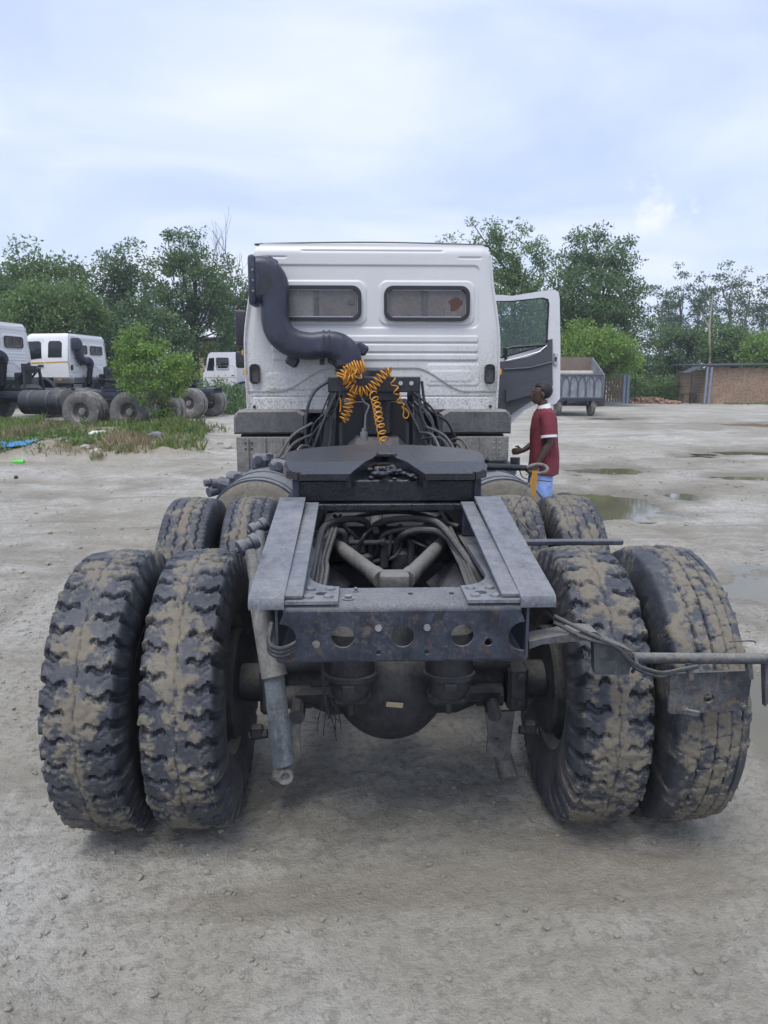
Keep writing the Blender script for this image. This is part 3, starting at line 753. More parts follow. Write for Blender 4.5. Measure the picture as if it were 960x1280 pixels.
def cab_shell(root, main):
    rings = []; zs = [1.40, 1.43, 1.6, 1.8, 1.95, 2.1, 2.3, 2.5, 2.7, 2.82, 2.90, 2.945, 2.965, 2.972]
    ins = [0.03, 0, 0, 0, 0, 0, 0, 0, 0, 0.008, 0.03, 0.062, 0.10, 0.2]
    for z, i in zip(zs, ins):
        w = float(cab_w(z)) - i; yf = float(cab_front(z)) - i; yb = CABY + 0.050 + i * 0.8
        rings.append([Vector((x, y, z)) for x, y in rrect(-w, yb, w, yf, 0.07, 5)])
    m = MB(); m.loft(rings)
    WH = M['white'] if main else M['white3']
    body = m.build('cab_body', WH, root, 40)
    # pressed rear panel: real relief
    dxs = 0.006 if main else 0.02
    xs = np.arange(-1.2045, 1.2046, dxs); zs2 = np.arange(1.435, 2.962, dxs)
    X, Z = np.meshgrid(xs, zs2); h = np.zeros_like(X)
    def rib(x0, x1, z, w=0.012, a=0.006, s=1):
        return s * a * np.exp(-((Z - z) / w) ** 2) * sstep(x0 - 0.02, x0 + 0.03, X) * (1 - sstep(x1 - 0.03, x1 + 0.02, X))
    def panel(x0, z0, x1, z1, r, w, a):
        cx, cz = (x0 + x1) / 2, (z0 + z1) / 2; hx, hz = (x1 - x0) / 2 - r, (z1 - z0) / 2 - r
        qx, qz = np.maximum(np.abs(X - cx) - hx, 0), np.maximum(np.abs(Z - cz) - hz, 0)
        dd = np.hypot(qx, qz) - r
        return a * (1 - sstep(-w, w, dd))
    h += rib(-0.66, 0.66, 2.893, 0.007, -0.013) + rib(-1.02, -0.80, 2.835, 0.007, -0.012) + rib(0.80, 1.02, 2.835, 0.007, -0.012)
    h -= panel(-1.0, 2.20, 1.0, 2.765, 0.05, 0.006, 0.012)
    for sx in (-1, 1):
        h += panel(min(sx * 0.06, sx * 0.96), 2.225, max(sx * 0.06, sx * 0.96), 2.625, 0.08, 0.007, 0.013)
    for (z0, z1) in ((2.065, 2.125), (1.975, 2.045), (1.90, 1.955)):
        h += panel(-0.95, z0, 1.0, z1, 0.02, 0.006, 0.012) 
    h += panel(-1.0, 1.62, -0.45, 1.78, 0.03, 0.01, 0.007) + panel(0.52, 1.66, 1.02, 1.86, 0.03, 0.01, 0.007)
    h += panel(0.55, 1.70, 0.95, 1.80, 0.02, 0.01, 0.005) + rib(0.50, 1.0, 1.885, 0.008, -0.006)
    # arch pressing above the tunnel: recess edge running down on both sides
    lim = 1.60 + 0.22 * (1 - sstep(0.40, 0.90, np.abs(X)))
    h -= 0.014 * (1 - sstep(-0.010, 0.010, Z - lim)) * 1.0
    h += rib(-1.15, 1.15, 1.555, 0.006, -0.010)
    wz = cab_w(Z) - 0.035
    edge = sstep(-0.03, 0.03, np.abs(X) - wz + 0.05)
    ck = np.hypot(np.maximum(np.abs(X) - (wz - 0.10), 0), np.maximum(Z - 2.86, 0)) < 0.10
    keep = (np.abs(X) < wz) & ck
    top = sstep(2.84, 2.95, Z)
    Yv = CABY - h + 0.010 * edge + 0.03 * top ** 2
    V = np.stack([X.ravel(), Yv.ravel(), Z.ravel()], -1); nc = len(xs)
    r, c = np.meshgrid(np.arange(len(zs2) - 1), np.arange(nc - 1), indexing='ij')
    ok = keep[:-1, :-1] & keep[1:, :-1] & keep[:-1, 1:] & keep[1:, 1:]
    i0 = (r * nc + c)[ok]; F = np.stack([i0, i0 + 1, i0 + nc + 1, i0 + nc], -1)
    link_mesh('rear_panel', np_mesh('rear_panel', V, F), WH, root)
    # roof edge drip rail
    m = MB(); m.tube(bez([(-1.05, CABY + 0.05, 2.940), (-1.01, CABY + 0.04, 2.958), (0, CABY + 0.035, 2.975), (1.01, CABY + 0.035, 2.958), (1.05, CABY + 0.05, 2.940)], 6), 0.007, 6)
    m.build('roof_seam', M['greyplastic'], root)
    # corner flanges
    for s in (-1, 1):
        m = MB(); m.tube([(s * (float(cab_w(z)) - 0.028), CABY - 0.004, z) for z in np.linspace(1.44, 2.86, 12)], 0.010, 6)
        m.build('corner_flange', WH, root)
    # rear windows
    for s in (-1, 1):
        x0, x1 = (0.105, 0.912) if s > 0 else (-0.912, -0.105); z0, z1 = 2.258, 2.578
        fm = frameM((0, CABY - 0.022, 0), (1, 0, 0), (0, 0, 1))
        m = MB(); m.plate(rrect(x0, z0, x1, z1, 0.085, 6), [rrect(x0 + 0.034, z0 + 0.034, x1 - 0.034, z1 - 0.034, 0.055, 6)], -0.022, fm)
        wf = m.build('rear_window', M['rubber'], root, 30)
        xm = (x0 + x1) / 2
        m = MB(); m.box(((x0 + xm) / 2 + 0.02, CABY - 0.006, (z0 + z1) / 2), (xm - x0 - 0.045, 0.006, z1 - z0 - 0.05)); m.build('pane', M['rearglass2' if s < 0 else 'rearglass'], wf)
        m = MB(); m.box(((x1 + xm) / 2 - 0.02, CABY - 0.012, (z0 + z1) / 2), (x1 - xm - 0.045, 0.006, z1 - z0 - 0.05)); m.build('pane', M['rearglass'], wf)
        m = MB(); m.box((xm - 0.02, CABY - 0.020, (z0 + z1) / 2), (0.045, 0.008, z1 - z0 - 0.06)); m.build('divider', M['greyplastic'], wf)
        m = MB(); m.box((xm, CABY - 0.021, z0 + 0.038), (x1 - x0 - 0.16, 0.008, 0.010)); m.box((xm, CABY - 0.021, z1 - 0.038), (x1 - x0 - 0.16, 0.008, 0.008))
        m.build('slide_rail', M['chrome'], wf)
        if s > 0:
            hp = [(0.775 + 0.062 * (1 + 0.22 * math.sin(3 * a + 1) + 0.15 * math.sin(5 * a)) * math.cos(a), 2.415 + 0.062 * (1 + 0.2 * math.sin(2 * a)) * math.sin(a)) for a in [2 * PI * k / 14 for k in range(14)]]
            m = MB(); m.plate(hp, [], 0.002, frameM((0, CABY - 0.0155, 0), (1, 0, 0), (0, 0, 1))); m.build('curtain', M['brownbit'], wf, 0)
        else:
            m = MB(); m.box((-0.20, CABY - 0.017, 2.43), (0.05, 0.006, 0.05), 0.004); m.build('latch', M['greyplastic'], wf)
    # vents
    for s in (-1, 1):
        cx, z0, z1 = s * 1.116, 1.675, 1.862
        fm = frameM((0, CABY - 0.016, 0), (1, 0, 0), (0, 0, 1))
        m = MB(); m.plate(rrect(cx - 0.05, z0, cx + 0.05, z1, 0.04, 5), [rrect(cx - 0.038, z0 + 0.012, cx + 0.038, z1 - 0.012, 0.03, 5)], -0.025, fm)
        ve = m.build('vent', M['black'], root, 30)
        m = MB(); m.plate(rrect(cx - 0.04, z0 + 0.01, cx + 0.04, z1 - 0.01, 0.03, 5), [], 0.002, frameM((0, CABY - 0.006, 0), (1, 0, 0), (0, 0, 1))); m.build('vent_back', M['rubber'], ve, 0)
        for k in range(8):
            m = MB(); m.box((cx, CABY - 0.012, z0 + 0.028 + k * 0.0187), (0.074, 0.012, 0.004), 0, (R(28), 0, 0)); m.build('slat', M['greyplastic'], ve)
        # side marker, bung, fastener
        m = MB(); m.box((s * 1.222, CABY - 0.002, 1.79), (0.022, 0.02, 0.055), 0.004); m.build('reflector', M['orange'], root)
        m = MB(); m.cyl((s * 1.135, CABY - 0.008, 1.462), (s * 1.135, CABY + 0.01, 1.462), 0.014, 14); m.build('bung', M['rubber'], root)
        m = MB(); m.lathe([(0.034, 0), (0.034, 0.008), (0.026, 0.012)], (s * 0.46 + 0.05, CABY + 0.012, 1.475), (0, -1, 0), 18); m.lathe([(0.014, 0.012), (0.012, 0.02)], (s * 0.46 + 0.05, CABY + 0.012, 1.475), (0, -1, 0), 6)
        m.build('fastener', M['greyplastic'], root)

def door_panel(name, root, side, mat):
    """closed door on one side, with window, handle and stripe"""
    s = side
    def sidepoly(pts, off, name, mat, parent, th=0.01):
        # polygon in (y, z) laid on the sloping cab side
        m = MB(); b = bmesh.new()
        vs = [b.verts.new((s * (float(cab_w(z)) + off), y, z)) for y, z in pts]; b.faces.new(vs)
        ext = bmesh.ops.extrude_face_region(b, geom=b.faces[:])
        for v in [g for g in ext['geom'] if isinstance(g, bmesh.types.BMVert)]: v.co.x -= s * th
        bmesh.ops.recalc_face_normals(b, faces=b.faces[:])
        m.bm(b); return m.build(name, mat, parent, 30)
    d = sidepoly([(5.35, 1.44), (6.20, 1.44), (6.55, 1.60), (6.60, 1.95), (6.28, 2.78), (5.40, 2.80), (5.35, 2.74)], 0.006, name, mat, root)
    sidepoly([(5.45, 2.10), (5.48, 2.64), (5.56, 2.70), (6.18, 2.68), (6.42, 2.02), (5.85, 2.06)], 0.012, 'window', M['sideglass'], d)
    m = MB(); m.box((s * 1.25, 5.50, 1.83), (0.03, 0.22, 0.07), 0.008); m.build('handle', M['rubber'], d)
    sidepoly([(5.36, 1.92), (6.57, 1.90), (6.57, 1.945), (5.36, 1.965)], 0.011, 'stripe', M['stripe'], d)
    return sidepoly
def cab_sides(root, main):
    sp = door_panel('door', root, -1, M['white'] if main else M['white3'])
    sp([(4.66, 2.12), (4.66, 2.62), (4.74, 2.70), (5.14, 2.70), (5.20, 2.62), (5.20, 2.12)], 0.008, 'side_window', M['sideglass'], root)
    sp([(4.42, 1.95), (5.33, 1.92), (5.33, 1.965), (4.42, 1.995)], 0.007, 'stripe', M['stripe'], root)
    if not main:
        sp2 = door_panel('door', root, 1, M['white3'])
    else:
        m = MB(); m.box((1.215, 5.9, 2.1), (0.05, 1.1, 1.25), 0.02); m.build('doorway_shade_panel', M['trim'], root)  # solid dark panel standing for the shade inside the open doorway
    # windscreen, grille and bumper
    m = MB(); m.add([(-1.05, 6.715, 1.98), (1.05, 6.715, 1.98), (0.98, 6.30, 2.78), (-0.98, 6.30, 2.78)], [(0, 1, 2, 3)]); m.build('windscreen', M['sideglass'], root, 0)
    m = MB(); m.box((0, 6.74, 1.25), (1.8, 0.1, 0.6), 0.03); m.build('grille', M['black'], root)
    m = MB(); m.box((0, 6.80, 0.75), (2.42, 0.25, 0.45), 0.06); m.build('bumper', M['greyplastic'], root)
    for s in (-1, 1):
        m = MB(); m.box((s * 0.98, 6.915, 0.78), (0.34, 0.03, 0.16), 0.01); m.build('headlight', M['chrome'], root)
        if main and s > 0: continue          # folded away with the open door
        m = MB()
        m.tube(bez([(s * 1.22, 6.35, 2.55), (s * 1.50, 6.45, 2.55), (s * 1.53, 6.46, 2.2), (s * 1.50, 6.45, 1.85), (s * 1.22, 6.4, 1.85)], 5), 0.014, 6)
        mi = m.build('mirror', M['black'], root)
        m = MB(); m.box((s * 1.535, 6.44, 2.33), (0.17, 0.09, 0.42), 0.03, None, 2); m.box((s * 1.535, 6.44, 1.96), (0.19, 0.10, 0.20), 0.03, None, 2); m.build('mirror_head', M['black'], mi)

def snorkel(root, main):
    Y0 = CABY - 0.19
    def P(px, py): p = at(px, py, Y0); return Vector((p.x, Y0, p.z))
    path = [P(318, 352), P(330, 350), P(339, 357), P(344, 378), P(344, 398), P(350, 416), P(366, 429), P(388, 433), P(410, 431), P(424, 434), P(434, 443), P(436, 456)]
    # half sizes in the picture plane (across path) and in depth
    half = [0.205, 0.20, 0.16, 0.125, 0.122, 0.128, 0.128, 0.122, 0.120, 0.125, 0.125, 0.118]
    pts = bez(path, 5); hs = []
    for i in range(len(half) - 1):
        for k in range(5): hs.append(half[i] + (half[i + 1] - half[i]) * k / 5)
    hs.append(half[-1])
    rings = []
    for i, p in enumerate(pts):
        d = (pts[min(i + 1, len(pts) - 1)] - pts[max(i - 1, 0)]).normalized()
        if i <= 4: d = Vector((1, 0, 0)).lerp(d, i / 5).normalized()
        nrm = Vector((-d.z, 0, d.x)); h = hs[i]; dep = 0.125
        ring = []
        for a, b in rrect(-h, -dep, h, dep, 0.075, 4): ring.append(p + nrm * a + Vector((0, b, 0)))
        rings.append(ring)
    m = MB(); m.loft(rings)
    sn = m.build('air_intake', M['snorkel'], root, 50)
    for kx in (2, 7):
        m = MB(); m.tube([rg[kx] for rg in rings[3:]], 0.006, 6); m.build('mould_seam', M['snorkel'], sn)
    # inlet flange with rivets
    p = pts[0]
    m = MB(); m.box((p.x - 0.005, Y0, p.z), (0.07, 0.29, 0.435), 0.03, None, 2); fl = m.build('inlet_flange', M['snorkel'], sn)
    for k in range(3):
        m = MB(); m.lathe([(0.012, 0), (0.009, 0.006), (0.0001, 0.008)], (p.x + 0.005, Y0 - 0.144, p.z + 0.08 - k * 0.09), (0, -1, 0), 10); m.build('rivet', M['bolt'], sn)
    # shade of the moulded hollow, painted as a flat black oval
    q = P(332, 358); m = MB()
    ring = [(q.x + 0.055 * math.cos(a) * math.cos(0.5) - 0.1 * math.sin(a) * math.sin(-0.5), Y0 - 0.127, q.z + 0.055 * math.cos(a) * math.sin(-0.5) + 0.1 * math.sin(a) * math.cos(0.5)) for a in [2 * PI * k / 20 for k in range(21)]]
    m.add([(x, y + 0.0005, z) for x, y, z in ring[:-1]], [tuple(range(20))]); m.build('dimple_shade', M['black'], sn, 0)
    for c in ((338, 328), (452, 436), (365, 451), (418, 450)):
        e = P(*c); m = MB(); m.box((e.x, Y0 + 0.05, e.z), (0.12, 0.06, 0.10), 0.02, (0, R(30), 0)); m.build('mounting_ear', M['snorkel'], sn)
    for k, px in enumerate((405, 412)):
        e = P(px, 431); m = MB(); m.loft([[Vector((e.x + dx_, Y0 + b, e.z + a)) for a, b in rrect(-0.126 - gr, -0.129 - gr, 0.126 + gr, 0.129 + gr, 0.078, 5)] for dx_, gr in ((-0.008, -0.01), (-0.005, 0.004), (0.005, 0.004), (0.008, -0.01))]); m.build('joint_ring', M['snorkel'], sn)
    e = P(435, 454); m = MB(); prof = []
    for k in range(9): prof.append((0.128 if k % 2 == 0 else 0.112, -k * 0.014))
    m.lathe(prof, (e.x, Y0, e.z + 0.02), (0, 0, 1), 20); m.build('bellows', M['black'], sn)
    m = MB(); m.cyl((e.x, Y0, e.z - 0.09), (e.x, Y0 + 0.1, 1.2), 0.10, 18); m.build('intake_pipe', M['black'], sn)
    m = MB(); m.box((P(402, 452).x, Y0 + 0.1, P(402, 452).z), (0.045, 0.03, 0.06), 0.006); m.build('clip', M['greyplastic'], sn)

def build_tractor(root, main):
    # wheels
    T = [('lug_a', 0.3), ('lug_b', 1.4), ('lug_c', 2.2), ('block', 0.6)] if main else [('bg', k) for k in range(4)]
    xs = [-HALF - DS / 2, -HALF + DS / 2, HALF - DS / 2, HALF + DS / 2]
    tm = 'tyre' if main else 'tyre_bg'
    for x, (t, ro), dish in zip(xs, T, (-1, 1, -1, 1)): wheel(root, x, 0, t, dish, ro, tm=tm)
    T2 = ['zig', 'zig', 'zigm', 'zigm'] if main else ['bg'] * 4
    for k, (x, t, dish) in enumerate(zip(xs, T2, (-1, 1, -1, 1))): wheel(root, x, AX2, t, dish, k * 0.8, tm=tm)
    for s in (-1, 1): wheel(root, s * 1.02, 5.55, 'zig' if main else 'bg', -s * -1, 0.4, tm=tm)
    # frame rails: C sections
    for s in (-1, 1):
        m = MB(); out = [(0.385, 0.867), (0.381, 0.858), (0.372, 0.855), (0.30, 0.855), (0.30, 0.863), (0.370, 0.863), (0.377, 0.870), (0.377, 1.022), (0.370, 1.029), (0.30, 1.029), (0.30, 1.037), (0.372, 1.037), (0.381, 1.034), (0.385, 1.025)]
        ring = lambda y: [Vector((s * x, y, z)) for x, z in out]
        m.loft([ring(-0.655), ring(2.2), ring(4.3), ring(6.5)]); m.build('frame_rail', M['frame'], root)
    # axles
    for k, y in enumerate((0.0, AX2)):
        m = MB()
        m.lathe([(0.075, -0.86), (0.075, -0.5), (0.085, -0.36), (0.13, -0.25), (0.13, 0.25), (0.085, 0.36), (0.075, 0.5), (0.075, 0.86)], (-0.0, y, 0.52), (1, 0, 0), 20)
        ax = m.build('axle', M['axle'], root)
        m = MB(); prof = []
        for q in range(9):
            a = PI / 2 * q / 8; prof.append((max(0.0001, 0.222 * math.cos(a) ** 0.8), 0.05 + 0.20 * math.sin(a)))
        m.lathe([(0.245, -0.03), (0.245, 0.0), (0.228, 0.01), (0.226, 0.05)] + prof[1:], (-0.015, y, 0.545), (0, -1, -0.10), 32); m.build('differential_cover', M['axle'], ax)
        m = MB(); m.lathe([(0.20, 0), (0.19, 0.12), (0.11, 0.26), (0.09, 0.34)], (-0.015, y, 0.545), (0, 1, 0.05), 24); m.build('pinion_housing', M['axle'], ax)
        for s in (-1, 1):
            m = MB(); m.lathe([(0.205, 0), (0.215, 0.01), (0.215, 0.19), (0.17, 0.2)], (s * 0.60, y, 0.52), (s, 0, 0), 28); m.build('brake_drum', M['axle'], ax)
    for s in (-1, 1):
        m = MB(); m.tube([(s * 0.36, -0.28 + AX2 * 0, 0.50), (s * 0.41, AX2 + 0.2, 0.50)], 0.028, 10); m.build('torque_rod', M['axle'], root)
        # inverted leaf pack between the axles
        m = MB()
        for k in range(6):
            L = 0.80 - 0.09 * k; zc = 0.66 + k * 0.018
            pts = [(s * 0.47, 0.68 - L + 2 * L * q / 8, zc + 0.09 - 0.15 * ((q - 4) / 4 * (L / 0.8)) ** 2) for q in range(9)]
            m.tube(pts, 0.045, 6, flat=0.18)
        m.build('leaf_spring', M['axle'], root)
        m = MB(); m.box((s * 0.47, 0.68, 0.60), (0.16, 0.26, 0.34), 0.03); m.build('spring_saddle', M['axle'], root)
    m = MB(); m.tube([(-0.015, 0.3, 0.57), (-0.015, AX2 - 0.25, 0.55)], 0.045, 12); m.tube([(-0.015, AX2 + 0.3, 0.57), (0, 4.2, 0.9)], 0.05, 12); m.build('propeller_shaft', M['axle'], root)
    # fuel tanks with straps
    for s in (-1, 1):
        cx, cz, rr = s * 0.80, 0.755, 0.325
        if s > 0: cx = 0.81
        m = MB(); m.lathe([(0.0001, -0.014), (rr - 0.06, -0.012), (rr - 0.025, -0.006), (rr - 0.013, -0.001)], (cx, 1.95, cz), (0, 1, 0), 40); te = None
        tk = MB(); tk.lathe([(rr - 0.012, 0.0), (rr, 0.0), (rr, 1.25), (rr - 0.02, 1.26), (0.0001, 1.26)], (cx, 1.95, cz), (0, 1, 0), 40)
        to = tk.build('fuel_tank', M['tank'] if main else M['black'], root); m.build('end_cap', M['tankend'], to)
        for yy in (0.10, 0.42, 0.95):
            b = MB(); b.lathe([(rr + 0.001, -0.025), (rr + 0.007, -0.023), (rr + 0.007, 0.023), (rr + 0.001, 0.025)], (cx, 1.95 + yy, cz), (0, 1, 0), 40); b.build('strap', M['frame'], to)
        b = MB(); b.lathe([(0.06, 0), (0.06, 0.05), (0.05, 0.06)], (cx - s * 0.06, 2.75, cz + rr - 0.01), (0, 0, 1), 18); b.build('filler_cap', M['black'], to)
    # wheel-arch boxes and flaps under the cab back
    for s in (-1, 1):
        rings = []
        for y in (4.20, 4.24, 4.9, 5.0):
            ins = 0.02 if y == 4.20 else 0.0
            pl = [(0.64 + ins, 1.21 + ins), (1.312 - ins, 1.21 + ins), (1.312 - ins, 1.36), (1.298 - ins, 1.405 - ins), (1.26, 1.436 - ins), (0.72, 1.440 - ins), (0.64 + ins, 1.40 - ins)]
            rings.append([Vector((s * x, y, z)) for x, z in pl])
        m = MB(); m.loft(rings); mg = m.build('mudguard', M['greyplastic'], root, 30)
        m = MB(); m.box((s * 0.98, 4.60, 1.13), (0.58, 0.5, 0.14), 0.01); m.build('mudguard_inner', M['black'], mg)
        m = MB(); m.box((s * 1.04, 4.225, 1.00), (0.50, 0.03, 0.37), 0.006); fl = m.build('mud_flap', M['flap'], root)
        for q in range(3):
            b = MB(); b.box((s * (0.86 + 0.16 * q), 4.20, 1.02), (0.018, 0.02, 0.31), 0.004); b.build('rib', M['flap'], fl)
        for q in range(4):
            b = MB(); b.box((s * (1.20 - 0.055 * (q % 2)), 4.206, 1.13 - 0.055 * (q // 2)), (0.026, 0.006, 0.008)); b.build('slot', M['chrome' if s > 0 else 'rubber'], fl)
        # front arch round the steering wheel
        m = MB(); rr_ = []
        for q in range(13):
            a = PI * q / 12; rr_.append([Vector((s * x, 5.55 + r * math.cos(a), 0.60 + r * math.sin(a) * 1.3)) for x, r in ((0.85, 0.66), (1.235, 0.66), (1.235, 0.60), (0.85, 0.60))])
        m.loft(rr_); m.build('wheel_arch', M['greyplastic'], root, 30)
        m = MB(); m.box((s * 1.315, 4.75, 1.34), (0.008, 0.16, 0.05), 0.003); m.build('reflector', M['orange'], root)
        m = MB(); m.box((s * 1.2, 6.35, 1.1), (0.1, 0.6, 0.6), 0.03); m.build('cab_step', M['greyplastic'], root)
    cab_shell(root, main); cab_sides(root, main); snorkel(root, main)
    # engine and gearbox mass under and behind the cab
    m = MB(); m.box((0, 4.75, 1.10), (0.9, 0.9, 0.62), 0.06); m.box((0.02, 3.85, 0.98), (0.56, 0.95, 0.5), 0.1); m.build('gearbox', M['black'], root)
    m = MB(); m.box((0, 5.7, 1.1), (1.5, 1.6, 0.55), 0.05); m.build('engine', M['black'], root)
    for y in (0.60, 1.95, 3.1):
        m = MB(); m.box((0, y, 0.945), (0.752, 0.10, 0.16), 0.01); m.build('cross_member', M['axle'], root)
    # fifth wheel coupling
    fifth_wheel(root)
    mast(root, main)

def fifth_wheel(root):
    top = lambda y: 1.350 + (y - 0.50) * 0.026
    def slab(m, poly, zf, th=0.035):
        n = len(poly); vs = [(x, y, zf(x, y)) for x, y in poly] + [(x, y, zf(x, y) - th) for x, y in poly]
        m.add(vs, [tuple(range(n)), tuple(range(2 * n - 1, n - 1, -1))] + [(i, (i + 1) % n, n + (i + 1) % n, n + i) for i in range(n)])
    m = MB()
    arc = [(0.49 * math.cos(a), 0.76 + 0.40 * math.sin(a) ** 1.0) for a in [PI * k / 22 for k in range(23)]]
    right = [(0.475, 0.60), (0.455, 0.47), (0.095, 0.47), (0.055, 0.60), (0.05, 0.66)]
    left = [(-x, y) for x, y in right[::-1]]
    # front half split along the middle so each face stays convex
    Rh = [(0.0, 1.16)] + [(0.0, 0.72), (0.035, 0.69)] + [(0.05, 0.66), (0.055, 0.60), (0.095, 0.47), (0.455, 0.47), (0.475, 0.60)] + arc[:11]
    zf = lambda x, y: top(y)
    b = bmesh.new()
    for sx in (1, -1):
        m.plate([(sx * x, y) for x, y in Rh], [], 0.035, Matrix.Translation((0, 0, 0)))
    m.v = [(x, y, z + top(y)) for x, y, z in m.v]
    # bevelled horns falling to the rear
    for sx in (1, -1):
        poly = [(sx * x, y) for x, y in ((0.095, 0.4699), (0.165, 0.30), (0.385, 0.30), (0.435, 0.36), (0.455, 0.4699))]
        slab(m, poly, lambda x, y: top(0.47) - (0.47 - y) * 0.20, 0.022)
    m.v = [(x * 0.965 - 0.012, y, z) for x, y, z in m.v]
    fw = m.build('fifth_wheel', M['grease'], root, 25)
    # skirts under the rim and throat
    m = MB()
    pts = [(0.385, 0.31), (0.435, 0.36), (0.465, 0.5), (0.47, 0.76)] + [(0.47 * math.cos(a), 0.76 + 0.38 * math.sin(a)) for a in [PI * k / 14 for k in range(1, 14)]] + [(-0.47, 0.76), (-0.465, 0.5), (-0.435, 0.36), (-0.385, 0.31)]
    for i in range(len(pts) - 1):
        (x0, y0), (x1, y1) = pts[i], pts[i + 1]
        m.bar((x0, y0, 1.305 + (y0 - .3) * .03), (x1, y1, 1.305 + (y1 - .3) * .03), 0.02, 0.032)
    for s in (-1, 1):
        m.bar((s * 0.17, 0.306, 1.299), (s * 0.385, 0.306, 1.299), 0.018, 0.022)
        m.bar((s * 0.17, 0.31, 1.285), (s * 0.07, 0.62, 1.295), 0.025, 0.06)
    m.v = [(x * 0.965 - 0.012, y, z) for x, y, z in m.v]
    m.build('skirt', M['grease'], fw)
    m = MB(); 
    gg = random.Random(3)
    for k in range(46):
        b2 = bmesh.new(); bmesh.ops.create_icosphere(b2, subdivisions=2, radius=1.0)
        r_ = gg.uniform(0.006, 0.017)
        for v in b2.verts: v.co = Vector((v.co.x * r_ * gg.uniform(0.9, 1.1) * 1.4, v.co.y * r_ * gg.uniform(0.9, 1.1), v.co.z * r_ * 0.8))
        yy_ = gg.uniform(0.34, 0.66); m.bm(b2, Matrix.Translation((gg.uniform(-1, 1) * (0.04 + 0.25 * (0.66 - yy_)), yy_, gg.uniform(1.285, 1.315))))
    m.box((0.0, 0.745, 1.355), (0.10, 0.10, 0.03), 0.01); m.box((0, 0.66, 1.285), (0.15, 0.10, 0.05), 0.015); m.cyl((0.03, 0.62, 1.27), (0.03, 0.62, 1.30), 0.035, 12)
    m.build('lock_jaw', M['grease'], fw)
    # pedestal
    m = MB(); m.box((-0.01, 0.72, 1.232), (0.78, 0.70, 0.095), 0.006); m.build('pedestal', M['grease'], root)
    for s in (-1, 1):
        m = MB(); m.box((s * 0.392 - 0.01, 0.363, 1.236), (0.03, 0.02, 0.10), 0.003); m.build('pedestal_rib', M['frame'], root)
    m = MB(); m.box((-0.01, 0.72, 1.168), (0.90, 0.80, 0.030), 0.004); m.build('base_plate', M['grease'], root)
    for s in (-1, 1):
        m = MB(); m.box((s * 0.36, 0.75, 1.095), (0.09, 0.85, 0.112), 0.004); m.build('subframe', M['frame'], root)

def mast(root, main):
    """hose mast behind the cab"""
    Y = 3.5
    m = MB(); m.box((-0.005, Y, 1.675), (0.775, 0.07, 0.13), 0.008); ma = m.build('hose_mast', M['black'], root)
    for s in (-1, 1):
        m = MB(); m.bar((s * 0.345, Y, 1.615), (s * 0.43, Y - 0.05, 1.05), 0.07, 0.05, 0.006, (0, 1, 0)); m.build('mast_leg', M['black'], ma)
        m = MB(); m.bar((s * 0.30, Y + 0.04, 1.60), (s * 0.34, Y + 0.55, 1.1), 0.05, 0.04, 0.005); m.build('mast_strut', M['black'], ma)
    m = MB(); m.cyl((0.02, Y + 0.18, 1.25), (0.02, Y + 0.18, 1.80), 0.125, 20, 0.01); m.build('air_cleaner', M['black'], root)
    m = MB(); m.box((0.0, Y + 0.02, 1.585), (0.42, 0.04, 0.10), 0.01); m.build('mast_plate', M['black'], ma)
    m = MB(); m.box((0, Y + 0.30, 1.30), (0.62, 0.10, 0.50), 0.03); m.build('heat_shield', M['rubber'], root)
    bx = [0.15, 0.24, 0.31, -0.30, 0.385 - .05]
    for k, x in enumerate((0.215, 0.305)):
        m = MB(); m.cyl((x, Y - 0.034, 1.685), (x, Y - 0.052, 1.685), 0.018, 10); m.build('hose_coupling', M['chrome'], ma)
# ------------------------------------------------------------------ the truck in front of the camera
truck = thing('tractor_truck', 'white cab tractor truck without trailer, seen from behind, door open, muddy twin tyres', 'truck')
build_tractor(truck, True)

# sloping pick-up ramps on the frame ends
for s in (-1, 1):
    prof = [(-0.668, 1.028), (-0.672, 1.046), (-0.664, 1.062), (-0.645, 1.070), (0.27, 1.222), (0.275, 1.212), (-0.62, 1.058), (-0.650, 1.045), (-0.655, 1.028)]
    m = MB(); m.loft([[Vector((s * x, y, z)) for y, z in prof] for x in (0.355, 0.462)])
    rp = m.build('ramp', M['ramp'], truck, 40)
    m = MB(); m.add([(s * 0.452, -0.62, 1.040), (s * 0.452, 0.26, 1.040), (s * 0.452, 0.26, 1.206), (s * 0.452, -0.62, 1.055),
                     (s * 0.444, -0.62, 1.040), (s * 0.444, 0.26, 1.040), (s * 0.444, 0.26, 1.206), (s * 0.444, -0.62, 1.055)],
                    [(0, 1, 2, 3), (7, 6, 5, 4), (0, 4, 5, 1), (1, 5, 6, 2), (2, 6, 7, 3), (3, 7, 4, 0)])
    m.build('ramp_web', M['frame'], rp)
    m = MB(); m.bar((s * 0.329, -0.645, 1.060), (s * 0.329, 0.30, 1.190), 0.056, 0.012, 0.002); m.build('ramp_strip', M['ramp'], rp)
    # gusset on the corner
    arc = [(0.195 + 0.105 * math.sin(a), -0.34 - 0.16 * math.cos(a)) for a in [PI / 2 * k / 8 for k in range(9)]]
    out = [(0.455, -0.663), (0.195, -0.663)] + arc + [(0.30, 0.1), (0.455, 0.1)]
    m = MB(); m.plate([(s * x, y) for x, y in out], [circle(s * 0.248, -0.580, 0.019, 14)], 0.010, Matrix.Translation((0, 0, 1.0515)))
    gp = m.build('gusset', M['ramp'], truck, 30)
    for bx_, by_ in ((0.225, -0.618), (0.285, -0.622), (0.222, -0.535), (0.283, -0.535)):
        m = MB(); m.lathe([(0.016, 0), (0.015, 0.006), (0.009, 0.010), (0.0001, 0.011)], (s * bx_, by_, 1.0515), (0, 0, 1), 12); m.build('rivet', M['ramp'], gp)

